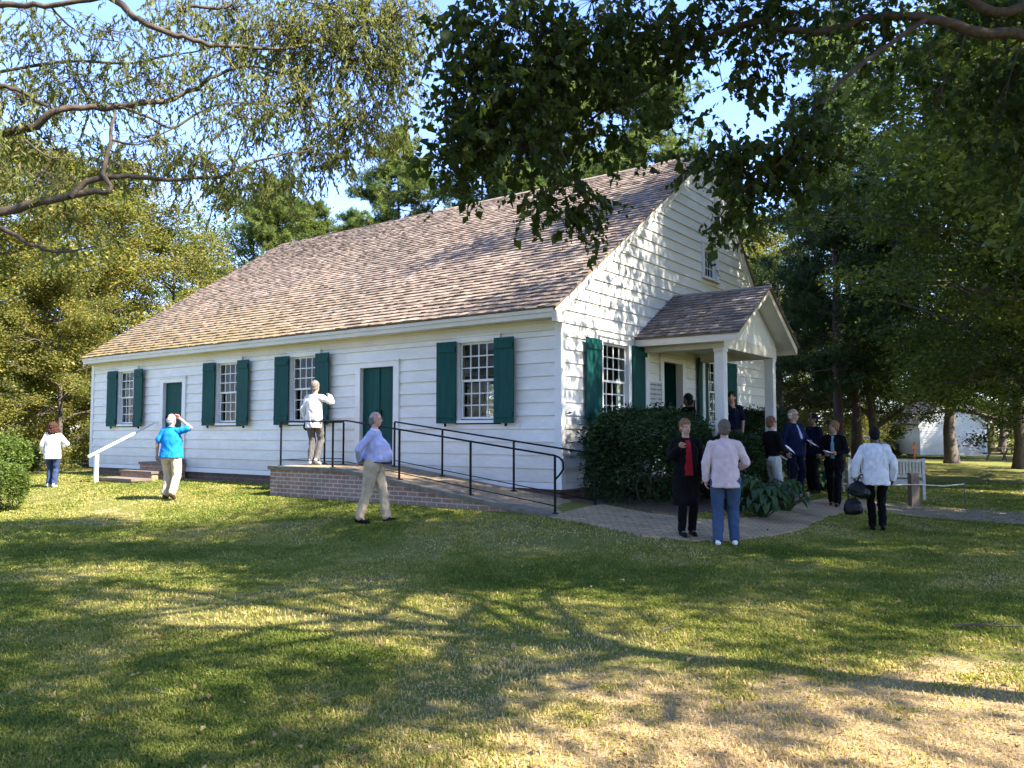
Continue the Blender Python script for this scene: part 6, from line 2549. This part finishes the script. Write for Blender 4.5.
def grass():
    rg = np.random.default_rng(5)
    n = 1050000
    # distance sampled so that blades get sparser (and wider) further off
    d = 3.2 * (30 / 3.2) ** rg.random(n) ** 1.12
    a = rg.uniform(-R(37.5), R(37.5), n)
    x, y = d * np.sin(a), d * np.cos(a)
    hard, path = in_poly_walk(x + rg.normal(0, 0.05, n), y + rg.normal(0, 0.05, n))
    n1 = vnoise(x, y, 1, 0.55) * 0.5 + vnoise(x, y, 2, 1.7) * 0.3 + vnoise(x, y, 3, 5.0) * 0.2
    worn = np.clip(1 - (np.hypot(x - 2.2, y - 3.2) - 1.2) / 2.5, 0, 1) * 0.46
    dens = np.clip(1.25 - np.clip((n1 + worn - 0.50) * 5.0, 0, 1.12), 0.08, 1)
    keep = ~hard & (rg.random(n) < dens) & ~(path & (rg.random(n) < 0.8))
    x, y, d, n1, worn = x[keep], y[keep], d[keep], n1[keep], worn[keep]
    n = len(x)
    z = ground_np(x, y)
    hgt = (0.012 + 0.017 * rg.random(n)) * (0.65 + 0.7 * vnoise(x, y, 4, 2.5)) * (1 + 0.012 * d)
    wid = 0.0014 + 0.00048 * d
    az = rg.uniform(0, 2 * PI, n)
    ln = rg.uniform(0.25, 1.25, n) * hgt
    ax, ay = np.cos(az), np.sin(az)
    px_, py_ = -ay, ax
    flat = rg.random(n) < 0.16          # clover and plantain leaves lying flatter
    wid = np.where(flat, wid * 2.6, wid)
    hgt = np.where(flat, hgt * 0.5, hgt)
    b0 = np.stack([x - px_ * wid, y - py_ * wid, z - 0.004], 1)
    b1 = np.stack([x + px_ * wid, y + py_ * wid, z - 0.004], 1)
    mx, my = x + ax * ln * 0.35, y + ay * ln * 0.35
    m0 = np.stack([mx - px_ * wid * 0.8, my - py_ * wid * 0.8, z + hgt * 0.6], 1)
    m1 = np.stack([mx + px_ * wid * 0.8, my + py_ * wid * 0.8, z + hgt * 0.6], 1)
    tp = np.stack([x + ax * ln, y + ay * ln, z + hgt * rg.uniform(0.75, 1.05, n)], 1)
    v = np.stack([b0, b1, m1, m0, tp], 1).reshape(-1, 3)
    i = np.arange(n)[:, None] * 5
    loops = np.concatenate([i, i + 1, i + 2, i + 3, i + 3, i + 2, i + 4], 1).ravel()
    counts = np.tile(np.array([4, 3]), n)
    t = np.clip(0.30 + rg.normal(0, 0.13, n) + (n1 + worn * 0.9 - 0.5) * 1.5, 0, 1)
    clover = vnoise(x, y, 8, 1.1) > 0.68
    t = np.where(clover & (worn < 0.2), t * 0.6, t)
    t = np.where(rg.random(n) < 0.07 + 0.35 * worn, np.clip(t + 0.4, 0, 1), t)
    gm = leaf_mat('grass_blade', [(0.098, 0.134, 0.026), (0.175, 0.200, 0.042), (0.29, 0.27, 0.070), (0.45, 0.33, 0.155), (0.57, 0.415, 0.225)], 0.35, 0.6, spec=0.05)
    o = np_mesh('lawn_grass', v, loops, counts, gm, None, tint=np.repeat(t, 2))
    tag(o, 'short mown grass and clover blades covering the lawn', 'grass', kind='stuff')


grass()


def litter():
    rg = np.random.default_rng(9)
    n = 2200
    d = 3.3 * (24 / 3.3) ** rg.random(n)
    a = rg.uniform(-R(37), R(37), n)
    x, y = d * np.sin(a), d * np.cos(a)
    hard, path = in_poly_walk(x, y)
    v_ = (x - KX) * VX + (y - KY) * VY
    u_ = (x - KX) * UX + (y - KY) * UY
    blocked = ((v_ > -1.72) & (v_ < HW + 0.2) & (u_ > -0.05) & (u_ < HL)) | ((v_ > -1.75) & (v_ < 0.1) & (u_ > -1.0) & (u_ < 5.85))
    keep = ~blocked & ((rg.random(n) < 0.42) | path | hard)
    x, y = x[keep], y[keep]
    P = np.stack([x, y, ground_np(x, y) + 0.03 + 0.012 * rg.random(len(x))], 1)
    o = leaf_mesh('fallen_leaves', P, M['leaf_dry'], None, rg, 0.042, 0.024, 0.0, 2.5)
    tag(o, 'scattered dry fallen leaves on grass and paths', 'leaves', kind='stuff')


litter()


def twig(px, py, Y, L, rot, label, r=0.006, fork=2):
    c = at(px, py, Y)
    rng = random.Random(int(px * 7 + py))
    g = ground(c.x, c.y)
    root = empty('fallen_twig', (c.x, c.y, g + 0.035), rot)
    tag(root, label, 'twig')
    mb = MB()
    main = [(-L / 2, 0, 0.0), (-L / 5, 0.03 * L, 0.006), (L / 6, -0.02 * L, 0.004), (L / 2, 0.04 * L, 0.012)]
    mb.tube(main, [r, r * 0.85, r * 0.7, r * 0.4], 5)
    for k in range(fork):
        x0 = rng.uniform(-0.2, 0.3) * L
        mb.tube([(x0, 0, 0.004), (x0 + 0.15 * L, rng.choice((-1, 1)) * 0.14 * L, 0.02), (x0 + 0.25 * L, rng.choice((-1, 1)) * 0.2 * L, 0.03)], [r * 0.6, r * 0.45, r * 0.3], 4)
    mb.build('wood', M['bark'], root, attr=False)


twig(988, 628, 6.7, 0.5, -0.2, 'fallen branch lying in shade near the sunlit streak of grass', 0.009, 5)
twig(668, 553 + 76, 6.6, 0.22, 0.8, 'small dry twig lying on the open lawn', 0.006, 1)
twig(160, 698, 5.0, 0.2, -0.8, 'short brown twig among clover', 0.006, 0)
twig(335, 703, 4.9, 0.18, 0.9, 'pale twig lying across the mown grass', 0.006, 0)

# ------------------------------------------------------------------ light and sky
SUN_AZ = R(-28)       # from +X towards +Y
SUN_EL = R(47)
sd = Vector((math.cos(SUN_AZ) * math.cos(SUN_EL), math.sin(SUN_AZ) * math.cos(SUN_EL), math.sin(SUN_EL)))
sun = bpy.data.lights.new('sun', 'SUN')
sun.energy = 4.5
sun.angle = R(0.53)
sun.color = (1.0, 0.93, 0.82)
so = bpy.data.objects.new('sun', sun)
COL.objects.link(so)
so.rotation_euler = (-sd).to_track_quat('-Z', 'Y').to_euler()
so.location = (20, -10, 30)

w = bpy.data.worlds.new('World')
scene.world = w
w.use_nodes = True
nt = w.node_tree
nt.nodes.clear()
out = nt.nodes.new('ShaderNodeOutputWorld')
bg = nt.nodes.new('ShaderNodeBackground')
sky = nt.nodes.new('ShaderNodeTexSky')
sky.sky_type = 'NISHITA'
sky.sun_disc = False
sky.sun_elevation = SUN_EL
sky.sun_rotation = math.atan2(sd.x, sd.y)
sky.air_density = 1.0
sky.dust_density = 0.0
sky.ozone_density = 4.0
tn = nt.nodes.new('ShaderNodeMix')
tn.data_type = 'RGBA'
tn.blend_type = 'MULTIPLY'
tn.inputs[0].default_value = 1.0
tn.inputs[7].default_value = (0.93, 0.90, 1.10, 1)
nt.links.new(sky.outputs[0], tn.inputs[6])
nt.links.new(tn.outputs[2], bg.inputs[0])
bg.inputs[1].default_value = 0.118
nt.links.new(bg.outputs[0], out.inputs[0])

scene.view_settings.view_transform = 'Standard'
scene.view_settings.look = 'None'
scene.view_settings.exposure = 2.32
scene.view_settings.gamma = 1.0
scene.render.engine = 'CYCLES'
c = scene.cycles
c.use_denoising = True
c.denoiser = 'OPENIMAGEDENOISE'
c.denoising_input_passes = 'RGB_ALBEDO_NORMAL'
c.max_bounces = 8
c.diffuse_bounces = 4
c.glossy_bounces = 3
c.transmission_bounces = 4
c.transparent_max_bounces = 12
c.sample_clamp_indirect = 6.0
c.caustics_reflective = False
c.caustics_refractive = False
c.use_adaptive_sampling = True
c.adaptive_threshold = 0.01
